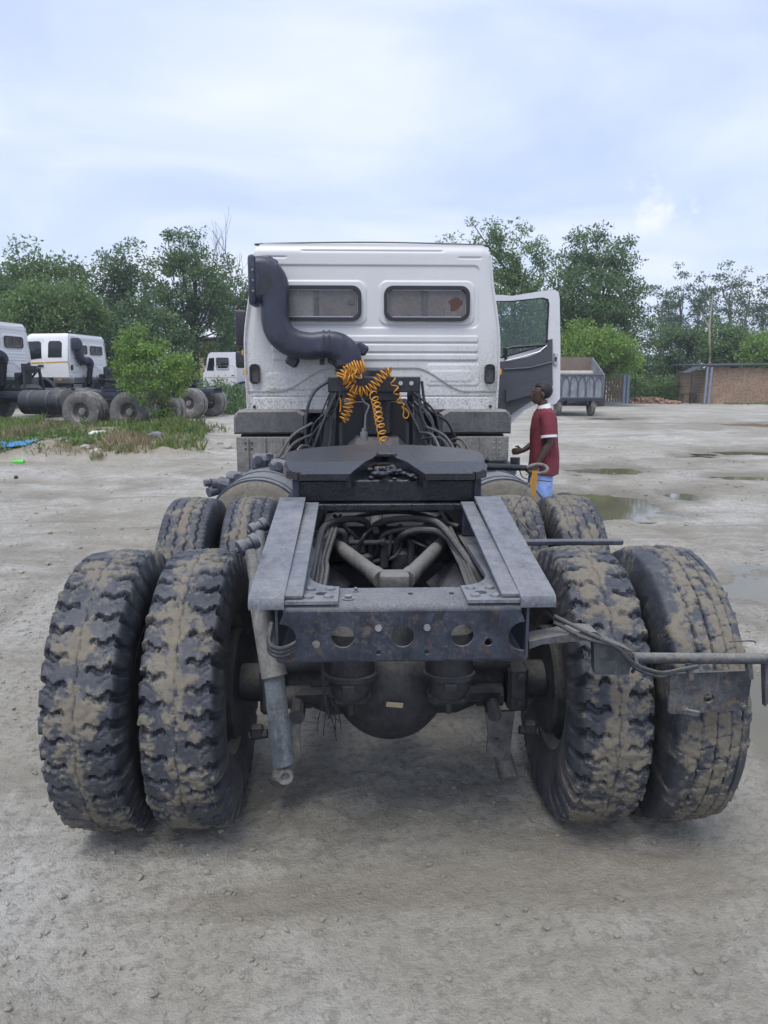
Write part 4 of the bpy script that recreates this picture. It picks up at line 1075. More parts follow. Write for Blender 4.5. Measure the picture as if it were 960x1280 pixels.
# rear cross member with its row of holes
FY = -0.662
notch = lambda s: [(s * (0.372 - 0.050 * math.cos(a)), 0.935 - 0.047 * math.sin(a) * s) for a in [-PI / 2 + PI * k / 10 for k in range(11)]]
outer = [(-0.378, 0.872), (-0.372, 0.862), (0.372, 0.862), (0.378, 0.872)] + notch(1)[::-1][::1]
rn = sorted(notch(1), key=lambda p: p[1]); ln = sorted(notch(-1), key=lambda p: -p[1])
outer = [(-0.372, 0.864), (0.372, 0.864)] + rn + [(0.355, 1.022), (-0.355, 1.022)] + ln
holes = [circle(x, 0.9385, 0.0345, 20) for x in (-0.181, 0.0, 0.181)] + [circle(x, 0.917, 0.0125, 12) for x in (-0.262, 0.262)]
holes += [circle(x, z, 0.0085, 10) for x, z in ((-0.074, 0.970), (0.074, 0.970), (-0.074, 0.888), (0.074, 0.888))]
m = MB(); m.plate(outer, holes, 0.009, frameM((0, FY, 0), (1, 0, 0), (0, 0, 1)))
rc = m.build('rear_cross_member', M['beam'], truck, 30)
m = MB()
prof = [(FY - 0.001, 1.018), (FY + 0.003, 1.030), (FY + 0.014, 1.0385), (-0.478, 1.0395), (-0.478, 1.0315), (FY + 0.016, 1.030), (FY + 0.009, 1.018)]
m.loft([[Vector((x, y, z)) for y, z in prof] for x in (-0.36, 0.36)]); m.build('top_flange', M['beam'], rc, 40)
m = MB(); m.box((0, -0.60, 0.861), (0.74, 0.115, 0.007)); m.build('bottom_flange', M['beam'], rc)
for x, y in ((-0.165, -0.60), (-0.142, -0.52)):
    m = MB(); bolt(m, (x, y, 1.0395), (0, 0, 1), 0.013 if x < -0.15 else 0.007); m.build('bolt', M['bolt'], rc)
for x in (0.16, 0.03):
    m = MB(); m.lathe([(0.008, 0), (0.008, 0.002)], (x, -0.55, 1.0395), (0, 0, 1), 10); m.build('plug', M['rubber'], rc)
# tow coupling stubs behind the middle hole
for s in (-1, 1):
    m = MB(); m.tube([(s * 0.074, FY - 0.006, 0.968), (s * 0.05, FY + 0.10, 0.945)], 0.011, 8); m.build('pin', M['bolt'], rc)
m = MB(); m.box((0, -0.42, 0.945), (0.22, 0.03, 0.10), 0.01); m.build('stiffener', M['axle'], rc)

# V shaped torque rod
apex = Vector((0.0, -0.10, 0.955))
m = MB(); m.box(apex, (0.115, 0.11, 0.075), 0.015, None, 2); va = m.build('v_rod_head', M['rod'], truck)
m = MB(); m.lathe([(0.12, 0), (0.09, 0.2), (0.07, 0.26)], (0, -0.09, 0.66), (0, 0, 1), 16); m.build('pivot_tower', M['axle'], va)
for s in (-1, 1):
    a, b = Vector((s * 0.045, -0.08, 0.957)), Vector((s * 0.262, 0.50, 0.985))
    m = MB(); m.tube([a, a.lerp(b, 0.12), a.lerp(b, 0.13), a.lerp(b, 0.9), b], [0.036, 0.036, 0.031, 0.031, 0.036], 16); m.build('v_rod_arm', M['rod'], va)
    m = MB(); m.lathe([(0.035, -0.065), (0.052, -0.06), (0.052, 0.06), (0.035, 0.065)], b, (0.9, -s * 0.35, 0), 18); m.build('bushing', M['axle'], va)
    m = MB(); m.box((s * 0.335, 0.52, 0.985), (0.08, 0.14, 0.12), 0.015); m.build('rod_bracket', M['axle'], va)
    # dust-covered ledges inside the rails
    m = MB(); m.add([(s * 0.30, -0.1, 0.87), (s * 0.30, 0.5, 0.90), (s * 0.17, 0.45, 0.80), (s * 0.24, -0.1, 0.80)], [(0, 1, 2, 3)]); 
    m.build('inner_bracket', M['frame'], truck, 0)
# hoses and air valve in the frame bay
g = random.Random(12)
hoses = [
    [(-0.31, -0.25, 0.98), (-0.30, 0.05, 1.04), (-0.28, 0.33, 1.085), (-0.18, 0.42, 1.10), (-0.10, 0.44, 1.08), (-0.085, 0.45, 1.0), (-0.08, 0.46, 0.93)],
    [(-0.33, -0.2, 0.95), (-0.31, 0.15, 1.03), (-0.25, 0.35, 1.05), (-0.20, 0.38, 1.045), (-0.19, 0.40, 0.95)],
    [(-0.085, 0.46, 0.95), (-0.07, 0.43, 1.06), (0.02, 0.40, 1.10), (0.14, 0.38, 1.105), (0.22, 0.30, 1.09), (0.30, 0.0, 1.0), (0.335, -0.25, 0.93)],
    [(0.03, 0.44, 0.88), (0.035, 0.42, 0.98), (0.07, 0.38, 1.04), (0.15, 0.36, 1.06), (0.24, 0.26, 1.05), (0.31, -0.1, 0.96), (0.34, -0.4, 0.92)],
    [(-0.06, 0.45, 0.93), (-0.03, 0.42, 1.02), (0.05, 0.42, 1.05), (0.2, 0.40, 1.07)],
    [(-0.32, 0.3, 1.06), (-0.12, 0.50, 1.10), (0.1, 0.52, 1.11), (0.30, 0.34, 1.08)],
    [(-0.30, -0.3, 0.92), (-0.29, 0.0, 1.0), (-0.29, 0.30, 1.05)],
    [(-0.335, -0.35, 0.96), (-0.32, -0.05, 0.98), (-0.30, 0.22, 1.06)]]
for k, h in enumerate(hoses):
    m = MB(); m.tube(bez(h, 7), 0.015 if k < 4 else 0.010, 10); m.build('air_hose', M['hose'], truck)
for k in range(16):
    a_ = Vector((g.uniform(-0.26, 0.26), 0.40 + g.uniform(0, 0.12), g.uniform(0.98, 1.11))); b_ = Vector((a_.x + g.uniform(-0.18, 0.18), 0.40 + g.uniform(0, 0.12), g.uniform(0.86, 1.08)))
    m = MB(); m.tube(bez([a_, a_.lerp(b_, 0.5) + Vector((g.uniform(-.06, .06), -0.04, g.uniform(-.05, .05))), b_], 6), g.uniform(0.005, 0.011), 7); m.build('air_hose', M['hose' if k % 2 else 'black'], truck)
for k in range(9):
    p = Vector((g.uniform(-0.22, 0.22), 0.42 + g.uniform(0, .08), g.uniform(0.90, 1.06))); m = MB(); m.cyl(p, p + Vector((g.uniform(-.02, .02), -0.05, g.uniform(-.02, .02))), g.uniform(0.010, 0.020), 8, 0.003); m.build('fitting', M['rod' if k % 2 else 'axle'], truck)
for s_ in (-1, 1):
    for k in range(3):
        x_ = s_ * (0.285 - k * 0.017); m = MB(); m.tube(bez([(x_ + s_ * 0.02, -0.42, 0.93 - k * .01), (x_, -0.15, 0.99 + k * .01), (x_ + s_ * .01, 0.1, 1.0), (x_ - s_ * 0.02, 0.36, 1.07)], 6), 0.009, 7); m.build('air_hose', M['hose'], truck)
m = MB(); m.tube([(-0.30, 0.40, 1.0), (-0.05, 0.41, 0.995), (0.02, 0.43, 0.99)], 0.012, 8); m.tube([(0.10, 0.42, 0.88), (0.10, 0.42, 1.0)], 0.018, 8); m.tube([(-0.02, 0.43, 0.88), (-0.02, 0.43, 1.0)], 0.02, 8); m.build('pipe', M['hose'], truck)
m = MB(); m.box((-0.14, 0.43, 0.97), (0.07, 0.06, 0.06), 0.012); m.box((-0.14, 0.42, 0.925), (0.12, 0.05, 0.035), 0.01); m.cyl((-0.14, 0.40, 0.90), (-0.14, 0.40, 0.94), 0.022, 10); m.cyl((-0.17, 0.39, 0.965), (-0.17, 0.43, 0.965), 0.016, 10)
m.build('relay_valve', M['axle'], truck)
m = MB(); m.lathe([(0.04, 0), (0.05, 0.02), (0.05, 0.10), (0.03, 0.12)], (0.06, 0.46, 0.84), (0, 0, 1), 16); m.build('valve_body', M['axle'], truck)
m = MB(); m.box((0.0, 0.55, 0.80), (0.60, 0.05, 0.14), 0.01); m.build('bay_plate', M['black'], truck)

# brake chambers hanging behind the axle
for s in (-1, 1):
    cx = -0.165 if s < 0 else 0.188
    m = MB(); m.lathe([(0.0001, 0.18), (0.055, 0.18), (0.083, 0.16), (0.086, 0.02), (0.082, 0.0), (0.080, -0.012), (0.080, -0.03), (0.070, -0.055), (0.06, -0.075), (0.045, -0.085)], (cx, -0.30, 0.665), (0, 0.12, 1), 24)
    bc = m.build('brake_chamber', M['axle'], truck)
    m = MB(); m.lathe([(0.084, -0.012), (0.094, -0.008), (0.094, 0.008), (0.084, 0.012)], (cx, -0.30, 0.668), (0, 0.12, 1), 24); m.box((cx - 0.005, -0.395, 0.655), (0.045, 0.02, 0.028), 0.004); m.build('clamp_band', M['axle'], bc)
    m = MB(); m.lathe([(0.082, -0.006), (0.088, 0), (0.082, 0.006)], (cx, -0.29, 0.745), (0, 0.12, 1), 24); m.build('ring', M['axle'], bc)
    m = MB(); m.box((cx, -0.27, 0.575), (0.15, 0.09, 0.06), 0.02); m.bar((cx + s * 0.03, -0.27, 0.58), (cx + s * 0.20, -0.14, 0.52), 0.06, 0.05, 0.012); m.tube([(cx, -0.3, 0.56), (cx, -0.3, 0.52)], 0.013, 8); m.build('bracket', M['axle'], bc)
    # axle end block and hanging lower bracket
    m = MB(); m.box((s * 0.472, -0.11, 0.540), (0.078, 0.10, 0.18), 0.014); bl = m.build('axle_clamp', M['axle'], truck)
    for z in (0.485, 0.595):
        m = MB(); bolt(m, (s * 0.478, -0.16, z), (0, -1, 0), 0.016, 0.016); m.build('bolt', M['axle'], bl)
    m = MB(); m.tube([(s * 0.27, -0.1, 0.64), (s * 0.44, -0.08, 0.64)], 0.045, 14); m.build('stub_tube', M['axle'], truck)
    out = [(0.352, 0.44), (0.468, 0.44), (0.458, 0.33), (0.455, 0.25), (0.42, 0.238), (0.362, 0.27), (0.366, 0.34)]
    m = MB(); m.plate([(s * x, z) for x, z in out], [circle(s * 0.40, 0.33, 0.006, 8)], 0.016, frameM((0, -0.13, 0), (1, 0, 0), (0, 0, 1)))
    lb = m.build('rod_hanger', M['shock'], truck, 30)
    m = MB(); m.cyl((s * 0.435, -0.06, 0.235), (s * 0.448, -0.165, 0.172), 0.036, 16, 0.008); m.build('rod_end', M['shock'], lb)
    m = MB(); m.lathe([(0.02, -0.06), (0.045, -0.05), (0.045, 0.05), (0.02, 0.06)], (s * 0.37, -0.10, 0.50), (1, 0, 0), 16); m.build('bushing', M['axle'], lb)
    m = MB(); m.tube([(s * 0.49, -0.12, 0.36), (s * 0.56, -0.12, 0.35)], 0.018, 8); m.box((s * 0.53, -0.12, 0.37), (0.05, 0.04, 0.05), 0.008); m.build('slack_adjuster', M['axle'], truck)
m = MB(); m.box((-0.005, -0.262, 0.535), (0.062, 0.004, 0.022), 0.001, (R(18), R(6), 0)); m.build('tag_plate', M['tagplate'], truck)
# frayed cords below the left chamber
m = MB()
for k in range(7):
    a = Vector((-0.245 + g.uniform(-.01, .01), -0.33, 0.60)); b = a + Vector((g.uniform(-0.05, 0.06), g.uniform(-.02, .02), -g.uniform(0.08, 0.17)))
    m.tube(bez([a, a.lerp(b, 0.5) + Vector((g.uniform(-.02, .02), 0, 0)), b], 4), 0.0018, 4)
m.build('cord', M['hose'], truck)
m = MB(); m.tube(bez([(-0.262, -0.40, 0.86), (-0.258, -0.40, 0.72), (-0.252, -0.36, 0.60), (-0.24, -0.33, 0.52)], 5), 0.006, 6); m.build('brake_line', M['hose'], truck)

# loose shock absorber hanging on the left rail
a, b, c = Vector((-0.455, -0.47, 1.02)), Vector((-0.402, -0.565, 0.775)), Vector((-0.377, -0.605, 0.500))
m = MB(); m.tube([(-0.492, -0.40, 1.15), (-0.470, -0.44, 1.06), a, b], [0.018, 0.022, 0.037, 0.041], 20); sa = m.build('shock_absorber', M['shock'], truck, 40)
m = MB(); m.tube([b + (a - b).normalized() * 0.02, c, c + Vector((0.001, -0.001, -0.006))], [0.033, 0.035, 0.030], 20); m.build('shock_body', M['shock2'], sa, 40)
m = MB(); m.lathe([(0.014, -0.018), (0.026, -0.018), (0.026, 0.018), (0.014, 0.018)], (-0.372, -0.61, 0.463), (0.15, -1, 0.1), 20, close=True); m.cyl((-0.374, -0.60, 0.463), (-0.371, -0.618, 0.465), 0.0145, 14); m.build('eye', M['shock'], sa)
for p_, ax_ in (((-0.500, -0.38, 1.165), 1), ((-0.520, 0.02, 1.145), 1)):
    m = MB(); m.lathe([(0.012, -0.04), (0.028, -0.034), (0.028, -0.012), (0.022, -0.008), (0.022, 0.008), (0.028, 0.012), (0.028, 0.032), (0.012, 0.036)], p_, (0.75, 0.45, 0.35), 18); m.cyl(Vector(p_) - Vector((0.75, 0.45, 0.35)) * 0.03, Vector(p_) - Vector((0.75, 0.45, 0.35)) * 0.05, 0.010, 6); m.build('shock_mount', M['frame'], sa)
m = MB(); m.tube([(-0.515, 0.0, 1.12), (-0.50, -0.1, 1.05), (-0.47, -0.15, 0.9)], 0.026, 14); m.build('shock_upper_tube', M['frame'], sa)
# cable loop through the left notch
for k in range(3):
    m = MB(); m.tube(bez([(-0.395, -0.655, 0.985 - k * 0.012), (-0.400, -0.69, 0.935 - k * 0.012), (-0.37, -0.69, 0.915 - k * 0.012), (-0.33, -0.66, 0.918 - k * 0.01), (-0.30, -0.60, 0.93)], 6), 0.007, 8); m.build('cable', M['hose'], truck)

# lamp bracket, rod and plate on the right
m = MB()
prof = [(0.392, 0.885), (0.392, 0.910), (0.43, 0.918), (0.555, 0.940), (0.60, 0.938), (0.625, 0.915), (0.555, 0.910), (0.43, 0.900)]
m.loft([[Vector((x, y, z)) for x, z in prof] for y in (-0.64, -0.56)]); br = m.build('lamp_bracket', M['brkt'], truck, 30)
m = MB(); m.add([(0.590, -0.645, 0.930), (0.715, -0.640, 0.875), (0.712, -0.635, 0.795), (0.600, -0.640, 0.800),
                 (0.600, -0.575, 0.925), (0.715, -0.57, 0.870), (0.712, -0.57, 0.80), (0.61, -0.575, 0.80)],
                [(0, 1, 2, 3), (7, 6, 5, 4), (0, 4, 5, 1), (1, 5, 6, 2), (2, 6, 7, 3), (3, 7, 4, 0)]); m.build('bracket_box', M['brkt'], br, 30)
m = MB(); m.tube([(0.70, -0.60, 0.838), (0.92, -0.62, 0.841), (1.23, -0.635, 0.842)], 0.0175, 12); m.build('bracket_tube', M['brkt'], br)
for k in range(2):
    m = MB(); m.tube(bez([(0.47, -0.62, 0.985 - k * 0.02), (0.56, -0.655, 0.945 - k * .02), (0.655, -0.66, 0.895), (0.72, -0.655, 0.838 - k * 0.01), (0.80, -0.65, 0.808 - k * .012), (0.86, -0.65, 0.815), (0.92, -0.65, 0.826)], 6), 0.0065, 7); m.build('cable', M['hose'], br)
m = MB(); m.tube([(0.725, -0.625, 0.86), (0.727, -0.655, 0.84), (0.725, -0.625, 0.80)], 0.006, 6); m.build('cable_tie', M['hose'], br)
out = [(0.862, 0.652), (0.872, 0.645), (1.12, 0.652), (1.132, 0.785), (0.862, 0.779)]
m = MB(); m.plate(out, [circle(0.992, 0.696, 0.017, 16)], 0.012, frameM((0, -0.648, 0), (1, 0.02, 0), (0, 0.05, 1))); lp = m.build('lamp_plate', M['brkt'], br, 30)
for x, z in ((1.075, 0.690), (0.892, 0.683)):
    m = MB(); bolt(m, (x, -0.648, z), (0, -1, 0), 0.009, 0.01); m.build('bolt', M['brkt'], lp)
m = MB(); m.box((0.91, -0.654, 0.675), (0.05, 0.01, 0.02), 0.003, (0, R(12), 0)); m.build('clip', M['brkt'], lp)
for hx_1 in (0.90, 1.09):
    m = MB(); m.bar((hx_1, -0.63, 0.83), (hx_1 + 0.005, -0.64, 0.777), 0.02, 0.012); m.build('hanger', M['brkt'], lp)
m = MB(); m.add([(1.145, -0.63, 0.83), (1.175, -0.63, 0.83), (1.178, -0.63, 0.71), (1.158, -0.63, 0.68), (1.145, -0.60, 0.83), (1.175, -0.60, 0.83), (1.178, -0.61, 0.71), (1.158, -0.61, 0.68)],
                [(0, 1, 2, 3), (7, 6, 5, 4), (0, 4, 5, 1), (1, 5, 6, 2), (2, 6, 7, 3), (3, 7, 4, 0)]); m.build('end_tab', M['brkt'], br, 30)
m = MB(); m.tube(bez([(1.03, -0.62, 0.895), (1.10, -0.62, 0.897), (1.113, -0.62, 0.89)], 4), 0.0025, 5); m.build('wire', M['hose'], br)

# mudguard carrier arm between the axles on the right
p0, p1 = at(660, 678, 0.62), at(778, 679, 0.62)
m = MB(); m.box(((p0.x + p1.x) / 2 - 0.12, 0.62, p0.z), (p1.x - p0.x + 0.24, 0.04, 0.026), 0.006); m.build('mudguard_arm', M['frame'], truck)
m = MB(); m.tube([at(672, 588, 1.3), at(640, 640, 0.9), at(668, 672, 0.62)], 0.004, 5); m.build('wire', M['hose'], truck)
# fifth-wheel release handle and ribbon
m = MB(); m.tube([(0.40, 0.80, 1.290), (0.60, 0.80, 1.284), (0.70, 0.80, 1.279)], [0.02, 0.017, 0.014], 10)
hd = m.build('release_handle', M['grease'], truck)
ringp = [(0.745 + 0.052 * math.cos(a), 0.80 + 0.012 * math.sin(2 * a), 1.275 + 0.022 * math.sin(a)) for a in [2 * PI * k / 18 for k in range(19)]]
m = MB(); m.tube(ringp, 0.009, 8, cap=False); m.build('handle_loop', M['shock'], hd)
m = MB(); m.box((0.55, 0.86, 1.305), (0.11, 0.06, 0.05), 0.015); m.cyl((0.66, 0.92, 1.28), (0.66, 0.92, 1.32), 0.025, 10); m.build('latch', M['grease'], hd)
for k, (x, L, tw) in enumerate(((0.735, 0.13, 0.3), (0.722, 0.09, -0.2))):
    m = MB(); pts = []
    for q in range(7):
        z = 1.268 - L * q / 6; pts.append((x + 0.004 * math.sin(q * 0.9 + k), 0.79, z))
    vs = []; fs = []
    for q, (xx, yy, zz) in enumerate(pts): vs += [(xx - 0.008, yy + 0.004 * math.sin(q + tw * 9), zz), (xx + 0.008, yy - 0.004 * math.sin(q + tw * 9), zz)]
    for q in range(6): fs.append((2 * q, 2 * q + 1, 2 * q + 3, 2 * q + 2))
    m.add(vs, fs); m.build('ribbon', M['ribbon'], hd, 60)
m = MB(); m.tube(bez([(0.66, 0.83, 1.28), (0.70, 0.9, 1.22), (0.78, 0.95, 1.20), (0.87, 1.0, 1.185)], 5), 0.003, 5); m.build('wire', M['hose'], hd)

# valve clusters beside the left and right tanks
p = at(272, 607, 2.3)
m = MB(); m.box((p.x + 0.03, 2.35, p.z), (0.10, 0.12, 0.08), 0.02, (0.2, 0.3, 0.2)); m.cyl((p.x - 0.05, 2.3, p.z + 0.01), (p.x + 0.02, 2.35, p.z), 0.04, 12); m.cyl((p.x - 0.06, 2.28, p.z - 0.045), (p.x + 0.02, 2.35, p.z - 0.03), 0.035, 12); m.cyl((p.x - 0.085, 2.28, p.z + 0.02), (p.x - 0.05, 2.3, p.z + 0.02), 0.025, 8)
m.build('drain_valve', M['tank'], truck)
for px, py, Y, w, h in ((300, 600, 2.6, 0.20, 0.10), (325, 578, 2.7, 0.12, 0.12), (350, 586, 2.5, 0.14, 0.12), (338, 575, 3.0, 0.12, 0.08), (630, 585, 2.6, 0.16, 0.10), (612, 590, 2.4, 0.10, 0.10)):
    p = at(px, py, Y); m = MB(); m.box(p, (w, 0.16, h), 0.025, (0.1, 0.15, 0.2)); m.cyl(p + Vector((0, -0.1, 0.03)), p + Vector((0, 0, 0.03)), 0.03, 10); m.build('air_valve', M['tank'], truck)
for k in range(9):
    x0 = g.choice((-1, 1)) * g.uniform(0.45, 0.75); p = Vector((x0, 2.4 + g.uniform(0, .5), 1.13)); q = Vector((x0 * g.uniform(0.55, 0.8), 3.2 + g.uniform(0, .3), 1.15 + g.uniform(-0.1, 0.25)))
    m = MB(); m.tube(bez([p, p.lerp(q, 0.4) + Vector((0, 0, g.uniform(0.02, 0.12))), q], 6), 0.011, 6); m.build('air_hose', M['hose'], truck)

# cables hanging round the mast
for k in range(12):
    s = -1 if k % 2 else 1
    t0 = Vector((s * g.uniform(0.22, 0.40), 3.46, g.uniform(1.50, 1.62))); t2 = Vector((s * g.uniform(0.36, 0.62), 3.3 + g.uniform(-.1, .2), 1.13))
    t1 = t0.lerp(t2, 0.5) + Vector((s * g.uniform(-0.05, 0.10), 0, g.uniform(-0.06, 0.06)))
    m = MB(); m.tube(bez([t0, t1, t2], 7), g.uniform(0.007, 0.013), 6); m.build('cable', M['black'], truck)
m = MB(); m.tube(bez([(-0.39, 3.48, 1.70), (-0.50, 3.46, 1.62), (-0.56, 3.42, 1.48), (-0.58, 3.4, 1.30), (-0.56, 3.4, 1.13)], 6), 0.014, 8); m.build('cable', M['black'], truck)
m = MB(); m.tube(bez([(0.40, 3.55, 1.70), (0.43, 3.5, 1.5), (0.52, 3.5, 1.42), (0.62, 3.55, 1.36), (0.70, 3.6, 1.22)], 6), 0.012, 8); m.build('cable', M['black'], truck)

# yellow coiled air lines
YM = 3.42
def Q(px, py, y=YM): p = at(px, py, y); return Vector((p.x, y, p.z))
W = 0.0060
coil([Q(428, 474), Q(432, 466), Q(440, 462), Q(450, 459), Q(456, 458)], 0.052, 11, W, 12, 0.25, 1).build('coiled_hose', M['yellow'], truck, 60)
coil([Q(430, 470, 3.38), Q(440, 474, 3.38), Q(446, 470, 3.38), Q(436, 462, 3.38), Q(446, 460, 3.38)], 0.040, 8, W, 12, 0.3, 2).build('coiled_hose', M['yellow'], truck, 60)
coil([Q(432, 475), Q(441, 486), Q(452, 490), Q(464, 485), Q(474, 474), Q(482, 466), Q(490, 465)], 0.040, 13, W, 12, 0.06, 3).build('coiled_hose', M['yellow'], truck, 60)
coil([Q(444, 490), Q(437, 500), Q(436, 510), Q(432, 520), Q(428, 526)], 0.036, 8, W, 12, 0.25, 4).build('coiled_hose', M['yellow'], truck, 60)
coil([Q(466, 492, 3.36), Q(471, 508, 3.2), Q(474, 526, 3.0), Q(478, 545, 2.85), Q(481, 556, 2.75)], 0.032, 9, W, 12, 0.04, 5).build('coiled_hose', M['yellow'], truck, 60)
coil([Q(490, 474), Q(495, 488), Q(499, 500), Q(502, 508)], 0.026, 3.2, W, 14, 0.05, 6).build('coiled_hose', M['yellow'], truck, 60)
m = MB(); m.tube(bez([Q(502, 508), Q(508, 512), Q(511, 518), Q(508, 523), Q(504, 520), Q(505, 513), Q(502, 508)], 6), W, 6); m.build('hose_loop', M['yellow'], truck, 60)
m = MB(); m.tube(bez([Q(452, 498, 3.40), Q(456, 504, 3.38), Q(461, 508, 3.36), Q(457, 520, 3.3), Q(456, 538, 3.2)], 6), 0.009, 7); ah = m.build('air_line', M['hose'], truck, 60)
m = MB(); e = Q(455, 543, 3.2); m.cyl(e + Vector((0, 0, -0.05)), e + Vector((0, 0, 0.02)), 0.03, 12); m.cyl(e + Vector((0, 0, 0.02)), e + Vector((0, 0, 0.05)), 0.018, 8); m.build('hose_coupling', M['bolt'], ah)
m = MB(); m.tube(bez([Q(425, 497), Q(426, 506), Q(425, 515)], 4), W, 6); m.build('air_line', M['yellow'], truck, 60)

# open right door, hinged at the front pillar, inner side to the rear
DYW = 6.18
def dp(px, py): p = at(px, py, DYW); return (p.x, p.z)
hx = 1.235
outl = [(hx, 2.72)] + [dp(640, 370), dp(680, 363.5)] + [dp(693, 362.5), dp(697.5, 365), dp(699, 372)] + [dp(700, 430), dp(699.5, 498), dp(694, 505)] + [dp(668, 507), dp(655, 513), dp(640, 528), dp(632, 536), dp(628, 540)] + [(hx, dp(628, 540)[1])]
win = [(hx + 0.10, dp(630, 377)[1])] + [dp(640, 376), dp(678, 372), dp(685, 374), dp(686.5, 380), dp(684, 432), dp(628, 448)] + [(hx + 0.10, dp(626, 449)[1])]
m = MB(); m.plate(outl, [win], 0.05, frameM((0, DYW - 0.02, 0), (1, 0, 0), (0, 0, 1)))
dr = m.build('door', M['white2'], truck, 30); dr['label'] = 'open right-hand cab door with dark grey inner trim'
m = MB(); m.plate(win, [], 0.006, frameM((0, DYW + 0.01, 0), (1, 0, 0), (0, 0, 1))); m.build('window_glass', M['clear'], dr, 0)
wi = []
cxw = sum(p[0] for p in win) / len(win); czw = sum(p[1] for p in win) / len(win)
for x, z in win: wi.append((cxw + (x - cxw) * 0.955, czw + (z - czw) * 0.955))
m = MB(); m.plate(win, [wi], 0.02, frameM((0, DYW - 0.006, 0), (1, 0, 0), (0, 0, 1))); m.build('window_seal', M['rubber'], dr, 30)
trim = [(hx + 0.02, dp(627, 452)[1]), dp(632, 452), dp(660, 446), dp(676, 440), dp(683, 432), dp(684, 425), dp(689, 424), dp(689, 480), dp(687, 490), dp(680, 496), dp(665, 500), dp(652, 508), dp(640, 516), dp(632, 524), (hx + 0.02, dp(628, 528)[1])]
m = MB(); m.plate(trim, [], 0.045, frameM((0, DYW - 0.066, 0), (1, 0, 0), (0, 0, 1))); tr = m.build('door_trim', M['trim'], dr, 30)
m = MB(); m.tube([Vector((dp(628, 462)[0], DYW - 0.07, dp(628, 462)[1])), Vector((dp(660, 460)[0], DYW - 0.075, dp(660, 460)[1])), Vector((dp(688, 453)[0], DYW - 0.07, dp(688, 453)[1]))], 0.012, 6); m.build('trim_ridge', M['trim'], tr)
ap = [dp(630, 487), dp(688, 474), dp(688, 482), dp(660, 494), dp(630, 502)]
m = MB(); m.plate(ap, [], 0.05, frameM((0, DYW - 0.112, 0), (1, 0, 0), (0, 0, 1))); m.build('door_pocket', M['trim'], tr, 30)
m = MB(); m.tube([Vector((dp(x, y)[0], DYW - 0.07, dp(x, y)[1])) for x, y in ((631, 451), (652, 446), (672, 440), (682, 432))], 0.006, 5); m.build('trim_strip', M['chrome'], tr)
m = MB(); m.tube([Vector((dp(x, y)[0], DYW - 0.05, dp(x, y)[1])) for x, y in ((631, 450), (632, 436), (640, 434), (684, 431))], 0.018, 6); m.build('grab_bar', M['rubber'], tr)
x_, z_ = dp(693.5, 449); m = MB(); m.box((x_, DYW - 0.03, z_), (0.045, 0.03, 0.15), 0.01); la = m.build('door_latch', M['chrome'], dr)
m = MB(); m.box((x_, DYW - 0.05, z_), (0.022, 0.012, 0.05), 0.004); m.build('latch_slot', M['rubber'], la)
# ------------------------------------------------------------------ parked trucks behind
def pj(P):
    d = Vector(P) - _C; z = d.dot(_F); return (480 + FPX * d.dot(_r) / z, 640 - FPX * d.dot(_U) / z)
HD = R(78)
def rot2(x, y, a): return (x * math.cos(a) - y * math.sin(a), x * math.sin(a) + y * math.cos(a))
PG = 'white tractor trucks parked behind the weed strip'
W_ = hit(147, 530); ox, oy = rot2(-1.06, 0, HD)
tb = (W_.x - ox, W_.y - oy)
truck_b = thing('tractor_truck', 'parked white tractor truck with orange stripe on its door, behind the rubble and weeds', 'truck', (tb[0], tb[1], float(terr0(*tb)) + 0.0), HD, PG)
build_tractor(truck_b, False)
lx, ly = rot2(-1, 0, HD); fx, fy = rot2(0, 1, HD)
best = None
for k in range(-40, 60):
    t = k * 0.1; bx_, by_ = tb[0] + lx * 3.0 + fx * t, tb[1] + ly * 3.0 + fy * t
    cx_, cy_ = rot2(1.15, 4.38, HD); e = abs(pj((bx_ + cx_, by_ + cy_, 2.5 + float(terr0(bx_, by_))))[0] - 32)
    if best is None or e < best[0]: best = (e, bx_, by_)
truck_a = copy_tree(truck_b); truck_a.location = (best[1], best[2], float(terr0(best[1], best[2])))
truck_a['label'] = 'parked white tractor truck alongside, showing its cab back and air intake above the grass'
W_ = hit(237, 523); tc_ = (W_.x - ox, W_.y - oy)
truck_c = copy_tree(truck_b); truck_c.location = (tc_[0], tc_[1], float(terr0(*tc_)))
truck_c['label'] = 'parked tractor truck with its cab hidden behind the small green tree'

# older white cab further back, facing left
p = hit(292, 512); od = thing('cargo_truck', 'small old white truck cab with black wheel arch, parked under the trees', 'truck', (p.x, p.y + 3.5, float(terr0(p.x, p.y + 3.5))), R(80))
def oc(y, z): return (y, z)
prof = [(0.0, 0.75), (0.0, 2.55), (0.12, 2.66), (1.25, 2.66), (1.40, 2.55), (1.62, 1.75), (1.70, 1.65), (1.72, 0.75)]
m = MB(); m.loft([[Vector((x, y, z)) for y, z in prof] for x in (-1.15, -1.12, 1.12, 1.15)]); m.build('cab_body', M['white2'], od, 30)
m = MB(); m.box((-1.155, 0.68, 2.12), (0.02, 0.62, 0.56), 0.05, None, 2); m.build('door_window', M['sideglass'], od)
m = MB(); m.add([(-1.158, 1.10, 1.78), (-1.158, 1.50, 1.78), (-1.158, 1.36, 2.38), (-1.158, 1.10, 2.40)], [(0, 1, 2, 3)]); m.build('quarter_window', M['sideglass'], od, 0)
m = MB(); m.box((-1.156, 0.60, 1.40), (0.014, 1.05, 1.24), 0.03); dd = m.build('door', M['white2'], od)
m = MB(); m.box((-1.168, 0.18, 1.55), (0.02, 0.14, 0.04), 0.005); m.build('handle', M['rubber'], dd)
m = MB(); m.box((-1.165, 0.75, 1.46), (0.006, 1.4, 0.04)); m.build('stripe', M['stripe'], od)
m = MB()
for q in range(13):
    pass
